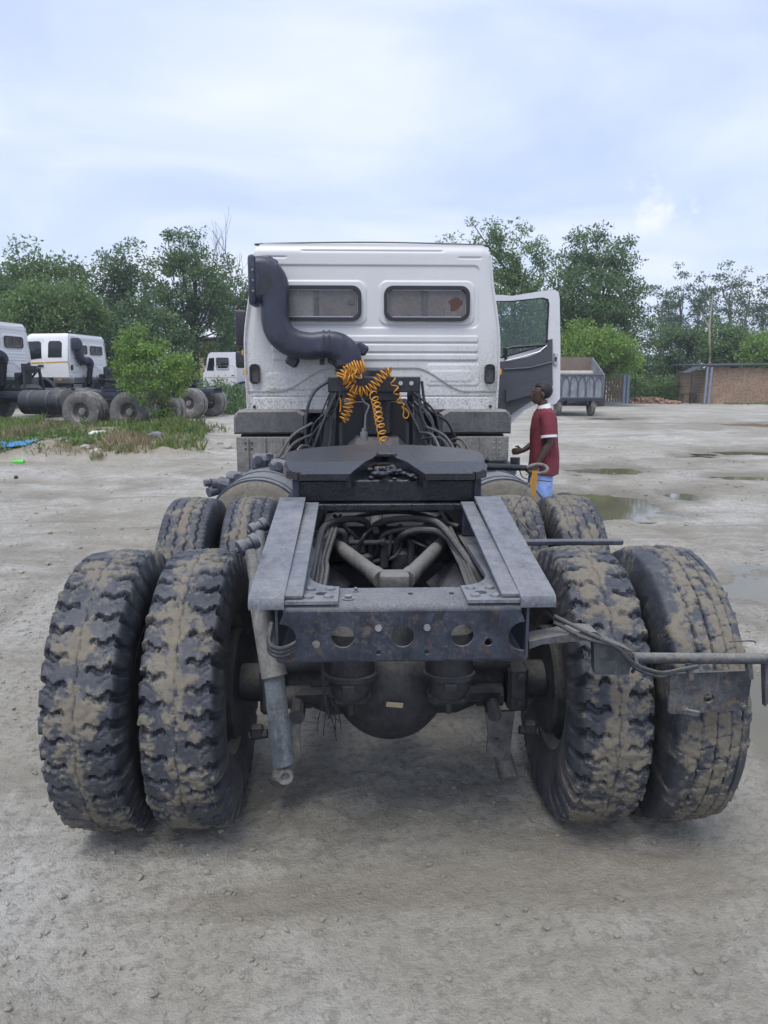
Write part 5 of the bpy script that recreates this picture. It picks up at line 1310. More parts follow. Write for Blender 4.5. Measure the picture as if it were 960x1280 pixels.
rr_ = []
for q in range(11):
    a = PI * q / 10; rr_.append([Vector((x, -0.35 + r * math.cos(a), 0.50 + r * math.sin(a) * 1.25)) for x, r in ((-1.16, 0.62), (-0.75, 0.62), (-0.75, 0.55), (-1.16, 0.55))])
m.loft(rr_); m.build('wheel_arch', M['black'], od, 30)
m = MB(); m.box((0, -3.2, 1.15), (2.3, 5.6, 0.16), 0.02); m.build('flat_bed', M['greyplastic'], od)
m = MB(); m.box((0, -2.2, 0.88), (0.8, 7.0, 0.2), 0.01); m.build('chassis', M['black'], od)
for s in (-1, 1):
    wheel(od, s * 1.0, -0.35, 'bg', s, 0, tm='tyre_bg'); wheel(od, s * 1.0, -4.6, 'bg', s, 0, tm='tyre_bg')
m = MB(); m.box((-1.22, 1.55, 2.2), (0.12, 0.06, 0.35), 0.02); m.build('mirror', M['black'], od)

# ------------------------------------------------------------------ farm trolley on the right
M['trolley'] = dusty('trolley_paint', (0.25, 0.27, 0.30), (0.17, 0.18, 0.21), (0.36, 0.35, 0.33), amt=0.55, rough=0.6, scale=2, upw=0.2)
M['trolley_rib'] = dusty('trolley_rib_paint', (0.10, 0.125, 0.18), (0.07, 0.08, 0.11), (0.25, 0.24, 0.23), amt=0.4, rough=0.6, scale=3)
M['boardwood'] = simple('weathered_board', (0.17, 0.135, 0.11), 0.85, var=0.3, scale=3)
p = hit(722, 521); TY0 = p.y; sc = 0.0
tl = thing('farm_trolley', 'grey-blue tipping trolley with arched ribs on its tailgate, standing behind the open cab door', 'trolley', (p.x + 0.10, p.y + 0.5, float(terr0(p.x, p.y + .5))), R(-4))
tl.scale = (0.80, 1, 1)
for k in range(11):
    m = MB(); m.box((-1.05 + k * 0.21, 0, 1.10), (0.206, 0.03, 0.82), 0.006); m.build('tailgate_panel', M['trolley'], tl)
m = MB(); m.box((0, -0.03, 1.52), (2.36, 0.06, 0.06), 0.008); m.box((0, -0.03, 0.68), (2.36, 0.06, 0.06), 0.008); m.build('tailgate_rail', M['trolley_rib'], tl)
for k in range(6):
    cx = -0.95 + 0.38 * k; m = MB()
    pts = [(cx - 0.17, -0.035, 0.70), (cx - 0.17, -0.035, 1.22), (cx - 0.12, -0.035, 1.38), (cx, -0.035, 1.49), (cx + 0.12, -0.035, 1.38), (cx + 0.17, -0.035, 1.22), (cx + 0.17, -0.035, 0.70)]
    m.tube(pts, 0.022, 6); m.build('tailgate_arch', M['trolley_rib'], tl)
for s in (-1, 1):
    m = MB(); m.add([(s * 1.17, 0, 0.68), (s * 1.17, 2.8, 0.68), (s * 1.42, 2.8, 2.25), (s * 1.20, 0.0, 1.52), (s * 1.20, 0, 0.68), (s * 1.20, 2.8, 0.68), (s * 1.45, 2.8, 2.25), (s * 1.23, 0, 1.52)],
                    [(0, 1, 2, 3), (7, 6, 5, 4), (0, 4, 5, 1), (1, 5, 6, 2), (2, 6, 7, 3), (3, 7, 4, 0)]); m.build('side_wall', M['trolley'], tl, 30)
m = MB(); m.add([(-1.2, 2.8, 0.68), (1.2, 2.8, 0.68), (1.42, 2.8, 2.25), (-1.42, 2.8, 2.25), (-1.2, 2.86, 0.68), (1.2, 2.86, 0.68), (1.42, 2.86, 2.25), (-1.42, 2.86, 2.25)], [(0, 1, 2, 3), (7, 6, 5, 4), (0, 4, 5, 1), (1, 5, 6, 2), (2, 6, 7, 3), (3, 7, 4, 0)]); m.build('head_board', M['boardwood'], tl)
m = MB(); m.box((0, 2.0, 1.45), (2.3, 1.4, 0.5), 0.1); m.build('load', M['stone'], tl)
m = MB(); m.box((0, 1.45, 0.62), (2.36, 2.9, 0.10), 0.01); m.build('bed', M['trolley_rib'], tl)
m = MB(); m.box((-0.45, 1.8, 0.50), (0.10, 3.9, 0.14)); m.box((0.45, 1.8, 0.50), (0.10, 3.9, 0.14)); m.box((0, 0.4, 0.42), (1.6, 0.10, 0.10)); m.build('chassis', M['black'], tl)
for s in (-1, 1):
    w = link_mesh('wheel', RIM, M['rim'], tl); w.location = (s * 0.78, 0.45, 0.40); w.scale = (0.9, 0.76, 0.76); w.rotation_euler = (0, 0, 0 if s > 0 else PI)
    link_mesh('tyre', TY['bg'], M['rubber'], w)

# slatted gate and brick shed
M['slat'] = simple('brown_slat', (0.16, 0.105, 0.075), 0.8, var=0.3, scale=3)
M['bluepaint'] = simple('blue_grey_paint', (0.20, 0.25, 0.34), 0.6, var=0.2, scale=4)
pg0, pg1 = hit(751, 508), hit(784, 508); gy = pg0.y + 4; k_ = (gy - _C.y) / (pg0.y - _C.y)
gx0, gx1 = at(750, 500, gy).x, at(784, 500, gy).x; gz = float(terr0(gx0, gy))
gt = thing('sheet_gate', 'brown slatted yard gate in a blue-grey frame beside the trolley', 'gate', ((gx0 + gx1) / 2, gy, gz))
gw = gx1 - gx0; gh = at(765, 467, gy).z - gz
m = MB()
for z in (0.12, gh - 0.05): m.box((0, 0, z), (gw, 0.06, 0.07), 0.008)
m.build('gate_frame', M['bluepaint'], gt)
for k in range(8):
    m = MB(); m.box((-gw / 2 + gw * 0.82 * (k + 0.5) / 8, -0.03, gh / 2 + 0.03), (gw * 0.82 / 8 * 0.72, 0.025, gh - 0.2), 0.004); m.build('slat', M['slat'], gt)
for x in (gw * 0.5, gw * 0.36):
    m = MB(); m.box((x, 0.0, gh / 2), (0.16, 0.14, gh + 0.06), 0.01); m.build('gate_post', M['bluepaint'], gt)
m = MB(); m.tube([(gw * 0.5 + 0.32, -0.3, -0.05), (gw * 0.5 + 0.28, -0.3, gh + 0.3)], 0.035, 6); m.build('prop', M['black'], gt)

def brick_mat():
    t = NT('old_brick'); b = t.n.new('ShaderNodeTexBrick')
    t.put(b.inputs['Vector'], t.mapping((1, 1, 1), rot=(R(90), 0, 0)))
    b.inputs['Color1'].default_value = (0.34, 0.225, 0.145, 1); b.inputs['Color2'].default_value = (0.25, 0.155, 0.10, 1); b.inputs['Mortar'].default_value = (0.30, 0.26, 0.20, 1)
    b.inputs['Scale'].default_value = 4.0; b.inputs['Mortar Size'].default_value = 0.014; b.inputs['Row Height'].default_value = 0.33; b.inputs['Brick Width'].default_value = 0.95
    n = t.noise(1.6, 6, 0.65); c = t.mix(t.ramp(n, (0.45, 0.0), (0.65, 0.75)), b.outputs['Color'], (0.38, 0.30, 0.21))
    c = t.mix(t.ramp(t.noise(0.8, 4), (0.5, 0.0), (0.7, 0.5)), c, (0.19, 0.145, 0.10))
    c = t.mix(t.ramp(t.noise(7, 7, 0.8), (0.48, 0.0), (0.60, 0.75)), c, (0.13, 0.09, 0.065))
    c = t.mix(t.ramp(t.noise(11, 6, 0.8), (0.56, 0.0), (0.64, 0.6)), c, (0.46, 0.38, 0.28))
    return t.pbr(c, 0.9, 0.0, t.bump(b.outputs['Fac'], 0.5, 0.02))
BM_ = brick_mat()
ps = hit(880, 505); sy = ps.y; sx0 = at(882, 480, sy).x; sx1 = at(1010, 480, sy).x; sz = float(terr0(sx0, sy)); sh_ = at(900, 459, sy).z - sz
sd = thing('brick_shed', 'low brown brick shed with a dark sheet roof and lean-to, at the yard edge', 'shed', (sx0, sy, sz))
Wd = sx1 - sx0
rr_ = random.Random(5)
m = MB(); topl = [(Wd * k / 24, sh_ - 0.10 * (k / 24) + rr_.uniform(-0.05, 0.05)) for k in range(25)]
m.plate([(0, -0.3), (Wd, -0.3)] + topl[::-1], [], 0.25, frameM((0, 0, 0), (1, 0, 0), (0, 0, 1))); m.build('front_wall', BM_, sd, 30)
m = MB(); m.box((0.125, 2.0, sh_ / 2 - 0.15), (0.25, 3.4, sh_), 0.0); m.build('side_wall', BM_, sd)
m = MB(); m.box((Wd / 2, 3.9, sh_ / 2 - 0.1), (Wd, 0.25, sh_), 0); m.build('back_wall', BM_, sd)
m = MB(); m.add([(-0.3, -0.35, sh_ + 0.02), (5.0, -0.3, sh_ + 0.10), (5.0, 4.2, sh_ + 0.30), (-0.3, 4.2, sh_ + 0.18), (-0.3, -0.35, sh_ + 0.10), (5.0, -0.3, sh_ + 0.18), (5.0, 4.2, sh_ + 0.36), (-0.3, 4.2, sh_ + 0.25)],
               [(3, 2, 1, 0), (4, 5, 6, 7), (0, 1, 5, 4), (1, 2, 6, 5), (2, 3, 7, 6), (3, 0, 4, 7)]); m.build('roof_sheet', M['rubber'], sd, 30)
m = MB(); m.add([(-0.25, -0.2, sh_ + 0.04), (-0.25, 1.0, sh_ + 0.04), (-1.05, 1.0, sh_ - 0.36), (-1.05, -0.2, sh_ - 0.36), (-0.25, -0.2, sh_ + 0.09), (-0.25, 1.0, sh_ + 0.09), (-1.05, 1.0, sh_ - 0.30), (-1.05, -0.2, sh_ - 0.30)],
               [(0, 1, 2, 3), (7, 6, 5, 4), (0, 4, 5, 1), (1, 5, 6, 2), (2, 6, 7, 3), (3, 7, 4, 0)]); m.build('lean_to_roof', M['rubber'], sd, 30)
for x, r, mm in ((-0.10, 0.06, 'bluepaint'), (0.14, 0.06, 'bluepaint'), (-0.95, 0.03, 'black')):
    m = MB(); m.tube([(x - (0.05 if r > .05 else 0), -0.32, -0.15), (x, -0.32, sh_ - (0.0 if r > 0.05 else 0.40))], r, 8); m.build('post', M[mm], sd)
m = MB(); m.box((-0.5, 1.2, 0.55), (0.7, 0.4, 0.06)); m.box((-0.75, 1.2, 0.2), (0.08, 0.3, 0.75)); m.box((-0.25, 1.2, 0.2), (0.08, 0.3, 0.75)); m.build('bench', M['slat'], sd)

# cream wall house glimpsed between the trunks on the left
yb = 46.0; x0, x1 = at(236, 450, yb).x, at(266, 450, yb).x; zb = float(terr0(x0, yb))
ho = thing('cream_house', 'pale yellow house wall glimpsed between tree trunks on the far side', 'house', (x0, yb, zb))
m = MB(); m.box(((x1 - x0) / 2, 2.5, 1.9), (x1 - x0 + 0.4, 5, 3.9), 0.0); m.build('wall', simple('cream_wall', (0.55, 0.48, 0.30), 0.85, var=0.12, scale=1.2), ho)
m = MB(); m.box(((x1 - x0) / 2, 2.5, 3.93), (x1 - x0 + 0.9, 5.6, 0.16), 0.02); m.build('roof', M['greyplastic'], ho)
m = MB(); m.box((0.15, -0.05, 1.9), (0.08, 0.08, 3.9)); m.build('corner_post', M['white2'], ho)
m = MB(); m.box((1.15, -0.03, 1.5), (0.5, 0.08, 0.9)); m.build('window', M['sideglass'], ho)

# ------------------------------------------------------------------ trees
def leaf_mat(name, dark, light, yellow=None):
    t = NT(name)
    a = t.attr('tone'); n = t.noise(0.55, 4, 0.6)
    f = t.math('ADD', t.math('MULTIPLY', a, 0.55), t.math('MULTIPLY', n, 0.55))
    col = t.mix(t.ramp(f, (0.22, 0.0), (0.85, 1.0)), dark, light)
    d = t.n.new('ShaderNodeBsdfDiffuse'); t.put(d.inputs[0], col)
    tr = t.n.new('ShaderNodeBsdfTranslucent'); t.put(tr.inputs[0], t.mix(0.5, col, light))
    g = t.n.new('ShaderNodeBsdfGlossy'); g.inputs['Roughness'].default_value = 0.55; g.inputs[0].default_value = (0.4, 0.45, 0.5, 1)
    m1 = t.n.new('ShaderNodeMixShader'); m1.inputs[0].default_value = 0.36; t.l.new(d.outputs[0], m1.inputs[1]); t.l.new(tr.outputs[0], m1.inputs[2])
    m2 = t.n.new('ShaderNodeMixShader'); m2.inputs[0].default_value = 0.05; t.l.new(m1.outputs[0], m2.inputs[1]); t.l.new(g.outputs[0], m2.inputs[2])
    t.l.new(m2.outputs[0], t.out.inputs['Surface']); return t.m
LM = {'dark': leaf_mat('leaf_dark', (0.052, 0.102, 0.042), (0.165, 0.245, 0.095)),
      'mid': leaf_mat('leaf_mid', (0.068, 0.128, 0.042), (0.195, 0.290, 0.095)),
      'fresh': leaf_mat('leaf_fresh', (0.095, 0.175, 0.040), (0.27, 0.40, 0.090)),
      'pale': leaf_mat('leaf_pale', (0.065, 0.100, 0.062), (0.150, 0.205, 0.120)),
      'grass': leaf_mat('grass_blade', (0.080, 0.120, 0.035), (0.26, 0.33, 0.10)),
      'dry': leaf_mat('grass_dry', (0.17, 0.13, 0.075), (0.40, 0.33, 0.20))}
BARK = simple('bark', (0.075, 0.062, 0.05), 0.9, var=0.35, scale=4, bump=0.5)
BARKP = simple('pale_bark', (0.36, 0.33, 0.25), 0.85, var=0.25, scale=3, bump=0.3)
BARKG = simple('grey_bark', (0.17, 0.15, 0.14), 0.9, var=0.3, scale=3, bump=0.3)
def leaf_mesh(name, C, Rr, n_each, size, seed, droop=0.3, flat=0.75):
    g = np.random.default_rng(seed); C = np.asarray(C); K = len(C); N = K * n_each
    ctr = np.repeat(C, n_each, 0); rr = np.repeat(np.asarray(Rr), n_each)
    d = g.normal(size=(N, 3)); d /= np.linalg.norm(d, axis=1)[:, None]
    rad = g.uniform(0, 1, N) ** 0.5
    P = ctr + d * (rr * rad)[:, None] * np.array([1, 1, flat])
    ax = g.normal(size=(N, 3)) + d * 0.8; ax[:, 2] -= droop; ax /= np.linalg.norm(ax, axis=1)[:, None]
    up = g.normal(size=(N, 3)) + np.array([0, 0, 0.9]); w = np.cross(ax, up); w /= np.linalg.norm(w, axis=1)[:, None] + 1e-9
    L = size * g.uniform(0.6, 1.35, N); Wd = L * g.uniform(0.36, 0.58, N)
    tip = P + ax * L[:, None]; mid = P + ax * (L * 0.45)[:, None]
    V = np.stack([P, mid + w * (Wd / 2)[:, None], tip, mid - w * (Wd / 2)[:, None]], 1).reshape(-1, 3)
    F = np.arange(N * 4).reshape(N, 4)
    me = np_mesh(name, V, F, False)
    tone = np.clip(0.5 + 0.28 * g.normal(size=N) + 0.0, 0, 1); float_attr(me, 'tone', np.repeat(tone, 4))
    return me
def tree(name, label, x, y, H, lobes, nclus, n_each, leaf, lm, trunk_r=0.16, cl_r=(0.35, 0.75), seed=0, group=None, bark=None, limbs=16, fork=0.35, flat=0.7, shell=0.45):
    g = random.Random(seed * 17 + 3); z0 = float(terr0(x, y)) - 0.05
    t = thing(name, label, 'tree', (x, y, z0), 0, group)
    tot = sum(l[3] * l[4] * l[5] for l in lobes); C, Rr = [], []
    for l in lobes:
        n = max(3, int(nclus * l[3] * l[4] * l[5] / tot))
        for _ in range(n):
            while True:
                v = Vector((g.uniform(-1, 1), g.uniform(-1, 1), g.uniform(-1, 1)))
                if v.length <= 1 and v.length > 1e-3 and g.random() < v.length ** 1.2 + 0.1: break
            wob = 1 + 0.22 * math.sin(3.1 * v.x + 2 * v.z + seed) * math.cos(2.7 * v.y + seed * 2)
            C.append((l[0] + v.x * l[3] * wob, l[1] + v.y * l[4] * wob, l[2] + v.z * l[5] * wob)); Rr.append(g.uniform(*cl_r))
    link_mesh('crown', leaf_mesh('crown', C, Rr, n_each, leaf, seed + 1, flat=flat), lm, t)
    m = MB(); top = max(l[2] for l in lobes); fz = H * fork
    tp = [(0, 0, 0)] + [(g.uniform(-.12, .12) * k, g.uniform(-.12, .12) * k, fz + (top - fz) * k / 3 * 0.9 if k else fz) for k in range(0, 4)]
    m.tube(bez(tp, 4), [trunk_r * (1.25 - 1.0 * i / (len(bez(tp, 4)) - 1)) for i in range(len(bez(tp, 4)))], 8)
    idx = list(range(len(C))); g.shuffle(idx)
    for i in idx[:limbs]:
        c = Vector(C[i]); s = Vector((0, 0, 1)) * (fz + (min(top, c.z) - fz) * g.uniform(0.05, 0.7))
        s.x = tp[1][0]; mid = s.lerp(c, 0.5) + Vector((0, 0, -0.1 * (c - s).length * 0.4))
        pts = bez([s, mid, c], 4); r0 = trunk_r * g.uniform(0.28, 0.5)
        m.tube(pts, [r0 * (1 - 0.85 * k / (len(pts) - 1)) for k in range(len(pts))], 5)
    m.build('trunk', bark or BARK, t, 60)
    return t
def px_x(px, y): return at(px, 480, y).x
def ztop(py, y, x): return at(480, py, y).z - float(terr0(x, y))
def lobe_px(px, pyt, pyb, wpx, y, x0, dz=0.0, dy=0.0, depth=0.8):
    """lobe from picture extents at depth y, relative to a trunk at x0"""
    s = (y - _C.y) / FPX; zt, zb = at(px, pyt, y).z, at(px, pyb, y).z; z0 = float(terr0(x0, y))
    return (at(px, 400, y).x - x0, dy, (zt + zb) / 2 - z0, wpx * s / 2, wpx * s / 2 * depth, (zt - zb) / 2)
WG = 'trees along the back of the yard'
def T(label, px, y, lobes, nclus, leaf, lm, seed, n_each=76, **kw):
    x = px_x(px, y); L = [lobe_px(a, b, c, w, y, x) for a, b, c, w in lobes]; H = max(l[2] + l[5] for l in L)
    return tree(kw.pop('name', 'broadleaf_tree'), label, x, y, H, L, nclus, n_each, leaf, lm, seed=seed, group=kw.pop('group', WG), **kw)
# left wood, lobes as (centre px, top px, bottom px, width px)
T('broad tree with a ragged two-pronged top, behind the leftmost parked trucks', 45, 41, [(30, 300, 380, 50), (70, 318, 420, 90), (15, 330, 420, 60)], 185, 0.19, LM['mid'], 1)
T('dense rounded tree filling the gap between ragged-topped tree and tall dark tree', 150, 43, [(150, 300, 380, 78), (165, 335, 440, 84), (125, 350, 440, 62)], 190, 0.19, LM['dark'], 2)
T('tall dark tree with open crown beside the bare tree', 245, 40, [(232, 283, 340, 62), (245, 310, 400, 105), (262, 375, 450, 80), (215, 385, 440, 56)], 250, 0.18, LM['dark'], 3, trunk_r=0.24)
T('bushy green tree directly behind the striped-door truck', 75, 34, [(70, 350, 440, 120), (35, 365, 450, 70)], 260, 0.17, LM['mid'], 4, fork=0.2)
T('low dark tree at the far left end of the wood', -20, 36, [(-20, 335, 470, 90), (15, 350, 450, 60)], 220, 0.18, LM['dark'], 5)
T('thick lower tree standing behind the small green tree', 175, 37, [(175, 375, 490, 110), (130, 400, 490, 60)], 240, 0.18, LM['dark'], 6, fork=0.2)
T('tree half hidden by the main cab, next to the bare tree', 305, 44, [(300, 350, 450, 70), (330, 340, 450, 80)], 200, 0.19, LM['dark'], 7)
T('low dark thicket tree behind the old white cab', 285, 48, [(285, 420, 495, 90), (225, 440, 498, 70)], 160, 0.20, LM['dark'], 8, fork=0.15)
T('low thicket tree behind the leftmost truck cabs', 20, 46, [(20, 400, 500, 130), (110, 420, 500, 110)], 220, 0.20, LM['dark'], 9, fork=0.15)
# right of the cab
T('tall leafy tree rising right behind the open cab door', 640, 44, [(605, 272, 330, 52), (650, 280, 360, 62), (630, 330, 440, 110), (560, 296, 312, 26)], 300, 0.18, LM['mid'], 11, trunk_r=0.22)
T('largest broad tree with a domed crown, behind the trolley', 745, 39, [(745, 285, 350, 95), (735, 320, 420, 140), (760, 370, 455, 120), (700, 360, 440, 70)], 470, 0.17, LM['dark'], 12, trunk_r=0.3, name='broadleaf_tree')
T('light green low tree overhanging the trolley and gate', 752, 35.5, [(740, 405, 462, 110), (775, 425, 468, 60)], 190, 0.15, LM['fresh'], 13, fork=0.3, cl_r=(0.3, 0.55))
T('dark understory tree behind the open door window', 660, 47, [(660, 390, 490, 110), (720, 420, 490, 90)], 190, 0.20, LM['dark'], 14, fork=0.15)
# slender trees behind the shed
SG = 'slender trees behind the brick shed'
for k, (px, pt, y, wp) in enumerate([(822, 338, 58, 36), (846, 330, 60, 40), (868, 345, 57, 34), (884, 324, 59, 42), (906, 318, 61, 44), (926, 332, 58, 40), (948, 346, 60, 36), (965, 330, 59, 40), (836, 360, 62, 34)]):
    T('slender thin-crowned tree with bare lower trunk behind the shed', px, y, [(px, pt, pt + 55, wp * 0.62), (px + (-1) ** k * 5, pt + 28, pt + 105, wp)], 44, 0.22, LM['pale'], 30 + k, n_each=40, trunk_r=0.11, cl_r=(0.35, 0.8), group=SG, bark=BARKG, limbs=14, name='slender_tree', fork=0.5, flat=0.45)
T('dark rounded tree just left behind the shed roof', 845, 50, [(850, 402, 470, 62), (815, 440, 495, 60)], 170, 0.2, LM['dark'], 41, fork=0.2)
T('green rounded tree above the shed roof', 905, 48, [(905, 402, 465, 66), (935, 420, 470, 50)], 190, 0.19, LM['mid'], 42, fork=0.2)
T('bright bush tree at the right end of the shed', 962, 45, [(960, 415, 480, 60)], 130, 0.18, LM['fresh'], 43, fork=0.2)
T('low dark thicket tree in the gap behind gate', 800, 54, [(795, 440, 500, 70), (845, 450, 500, 80), (900, 455, 500, 80)], 200, 0.22, LM['dark'], 44, fork=0.15)

# bare tree
def bare_tree(px, y, pyt, seed):
    g = random.Random(seed); x = px_x(px, y); z0 = float(terr0(x, y)); H = at(px, pyt, y).z - z0
    t = thing('bare_tree', 'leafless pale tree with fine upright twigs above the wood', 'tree', (x, y, z0)); m = MB()
    def grow(p, d, L, r, lev):
        q = p + d * L; mid = p.lerp(q, 0.5) + Vector((g.uniform(-.05, .05), g.uniform(-.05, .05), 0)) * L
        m.tube(bez([p, mid, q], 3), [r * (1 - 0.35 * k / 6) for k in range(7)], 5 if lev < 2 else 4)
        if lev >= 4: return
        for _ in range(3 if lev < 3 else 3):
            nd = (d + Vector((g.uniform(-.55, .55), g.uniform(-.5, .5), g.uniform(0.0, .35)))).normalized()
            grow(p.lerp(q, g.uniform(0.55, 1.0)), nd, L * g.uniform(0.55, 0.8), max(0.012, r * 0.55), lev + 1)
    grow(Vector((0, 0, 0)), Vector((0, 0, 1)), H * 0.42, 0.14, 0)
    zmax = max(v[2] for v in m.v); k = H / zmax
    m.v = [(a * k, b * k, c * k) for a, b, c in m.v]
    m.build('trunk', BARKG, t, 60)
bare_tree(289, 47, 262, 3)
# pale dead trunk beside the shed
yy = 47; x = px_x(884, yy); z0 = float(terr0(x, yy)); m = MB()
P0, P1, P2 = at(884, 492, yy), at(887, 410, yy), at(891, 368, yy)
m.tube(bez([(P0.x - x, 0, -0.2), ((P0.x + P1.x) / 2 - x + 0.1, 0, (P0.z + P1.z) / 2 - z0), (P1.x - x, 0, P1.z - z0), (P2.x - x, 0, P2.z - z0)], 5), [0.11 - 0.005 * k for k in range(16)], 8)
m.tube([(P1.x - x, 0, P1.z - z0), (P1.x - x - 0.7, 0.2, P1.z - z0 + 1.2)], [0.06, 0.02], 5)
dt = thing('dead_trunk', 'pale stripped tree trunk rising behind the shed lean-to', 'tree', (x, yy, z0)); m.build('trunk', BARKP, dt, 60)

# the small fresh tree on the weed strip
pb = hit(192, 545); yb2 = pb.y; xb2 = px_x(190, yb2)
tree('young_tree', 'small bright green young tree growing on the weed strip before the trucks', xb2, yb2, 2.8,
     [lobe_px(a, b, c, w, yb2, xb2) for a, b, c, w in ((190, 420, 505, 74), (165, 400, 470, 40), (214, 422, 490, 48), (196, 485, 532, 34), (156, 440, 480, 36), (225, 440, 475, 30))],
     120, 70, 0.08, LM['fresh'], 0.045, (0.13, 0.30), 77, None, BARKG, 22, 0.2, 0.7)
# undergrowth behind the gap
g = np.random.default_rng(9); yh = 43.0; xa, xb_ = px_x(783, yh), px_x(876, yh); C = []
for k in range(150):
    xx = g.uniform(xa, xb_); y_ = yh + g.uniform(-1.0, 2.5); C.append((xx, y_, float(terr0(xx, y_)) + 0.15 + 1.3 * g.uniform(0, 1) ** 1.3))
ug = link_mesh('undergrowth', leaf_mesh('undergrowth', C, g.uniform(0.25, 0.6, len(C)), 70, 0.16, 4), LM['mid']); ug['kind'] = 'stuff'; tag(ug, 'waist-high green undergrowth between the gate and the shed', 'undergrowth')
C = []
for (pa, pbx, yh2, n, hh) in ((-10, 310, 33.0, 230, 1.2), (590, 760, 40, 90, 1.3), (880, 990, 44, 40, 1.0), (268, 300, 27.0, 26, 0.9)):
    xa, xb_ = px_x(pa, yh2), px_x(pbx, yh2)
    for k in range(n):
        xx = g.uniform(xa, xb_); y_ = yh2 + g.uniform(-0.6, 2.5); C.append((xx, y_, float(terr0(xx, y_)) + 0.1 + hh * g.uniform(0, 1) ** 1.4))
ug = link_mesh('undergrowth', leaf_mesh('undergrowth', C, g.uniform(0.25, 0.65, len(C)), 70, 0.15, 5), LM['dark']); ug['kind'] = 'stuff'; tag(ug, 'dark weeds and scrub along the foot of the wood', 'undergrowth')

# grass and weeds on the strip
def grass(name, label, n, region, hmin, hmax, mat, seed, thr=0.35, wid=0.012, clump=0.9, zone=None):
    g = np.random.default_rng(seed); x = g.uniform(region[0], region[1], n * 4); y = g.uniform(region[2], region[3], n * 4)
    mk = mound_mask(x, y) if zone is None else np.ones(len(x)); nz = fbm(x * clump, y * clump, seed * 1.7, 3) + g.uniform(-0.12, 0.12, len(x))
    ok = np.where((mk > thr) & (nz > -0.02))[0][:n]; x, y = x[ok], y[ok]; n = len(x); z = terrain(x, y) - 0.01
    h = g.uniform(hmin, hmax, n) * (0.6 + 0.9 * np.clip(fbm(x * clump, y * clump, seed * 1.7, 3), 0, 1)); a = g.uniform(0, 6.28, n); le = g.uniform(0.1, 0.7, n) * h
    dx, dy = np.cos(a), np.sin(a); wv = wid * g.uniform(0.6, 1.5, n)
    B0 = np.stack([x - dy * wv, y + dx * wv, z], -1); B1 = np.stack([x + dy * wv, y - dx * wv, z], -1)
    M0 = np.stack([x + dx * le * 0.35 + dy * wv * .7, y + dy * le * 0.35 - dx * wv * .7, z + h * 0.6], -1); M1 = np.stack([x + dx * le, y + dy * le, z + h], -1)
    V = np.stack([B0, B1, M0, M1], 1).reshape(-1, 3)
    me = np_mesh(name, V, np.arange(n * 4).reshape(n, 4), False); float_attr(me, 'tone', np.repeat(g.uniform(0, 1, n), 4))
    o = link_mesh(name, me, mat); o['kind'] = 'stuff'; return tag(o, label, 'grass')
grass('grass', 'green grass and low weeds on the rubble strip', 22000, (-14, -2.6, 11.6, 18.6), 0.06, 0.26, LM['grass'], 3)
grass('grass', 'dry brown grass tufts on the rubble strip', 9000, (-14, -2.6, 11.6, 18.4), 0.06, 0.30, LM['dry'], 6, clump=0.7)
grass('grass', 'tall green grass clump at the left end of the strip', 5000, (-13, -7.8, 13.6, 15.6), 0.12, 0.38, LM['grass'], 8, clump=1.3)
xg0, xg1 = px_x(905, 36), px_x(990, 36)
grass('grass', 'sparse grass at the foot of the shed wall', 2500, (sx0 + 0.8, sx1, sy - 3.0, sy - 0.4), 0.04, 0.16, LM['grass'], 12, zone=1, wid=0.02)

g = np.random.default_rng(21); C = []
while len(C) < 150:
    xx, y_ = g.uniform(-13, -2.8), g.uniform(12.0, 18.2)
    if mound_mask(np.array([xx]), np.array([y_]))[0] > 0.5 and fbm(np.array([xx]) * 0.6, np.array([y_]) * 0.6, 3.1, 3)[0] > -0.05: C.append((xx, y_, th(xx, y_) + 0.05))
wd = link_mesh('weeds', leaf_mesh('weeds', C, g.uniform(0.10, 0.26, len(C)), 46, 0.075, 14, droop=-0.4), LM['mid']); wd['kind'] = 'stuff'; tag(wd, 'leafy green weeds scattered over the rubble strip', 'weeds')
# stones, sacks and litter on the strip
def rock(px, py, s, mat, name, label, cat, group=None, flat=0.6, sink=0.25, seed=1, up=0.10):
    p = hit(px, py); z = th(p.x, p.y); gg = np.random.default_rng(seed)
    b = bmesh.new(); bmesh.ops.create_icosphere(b, subdivisions=3, radius=1.0)
    for v in b.verts:
        n = float(fbm(v.co.x * 1.3 + seed, v.co.y * 1.3, v.co.z * 1.3, 3)); v.co *= 1 + 0.45 * n
        v.co = Vector((v.co.x * s, v.co.y * s * 0.7, v.co.z * s * flat))
    m = MB(); m.bm(b, Matrix.Translation((p.x, p.y, z + s * flat * (1 - sink) * 0.8))); o = m.build(name, mat, None, 40); return tag(o, label, cat, group)
M['sack'] = simple('white_sack', (0.55, 0.56, 0.56), 0.8, var=0.15, scale=12)
M['greysack'] = simple('grey_sack', (0.17, 0.19, 0.24), 0.8, var=0.25, scale=12)
rock(121, 560, 0.19, M['sack'], 'sack', 'white crumpled sack lying on the weed strip', 'sack', None, 0.45, seed=2)
rock(130, 562, 0.12, M['stone'], 'stone', 'pale block of stone beside the white sack', 'stone', None, 0.9, seed=3)
rock(121, 575, 0.14, M['stone'], 'stone', 'pale rounded stone at the strip edge below the white sack', 'stone', None, 0.7, seed=4)
rock(197, 559, 0.20, M['greysack'], 'sack', 'blue-grey bag lying in the grass beneath the young tree', 'sack', None, 0.5, seed=5)
rock(228, 562, 0.14, M['stone'], 'stone', 'pale flat stone right of the blue-grey bag', 'stone', None, 0.4, seed=6)
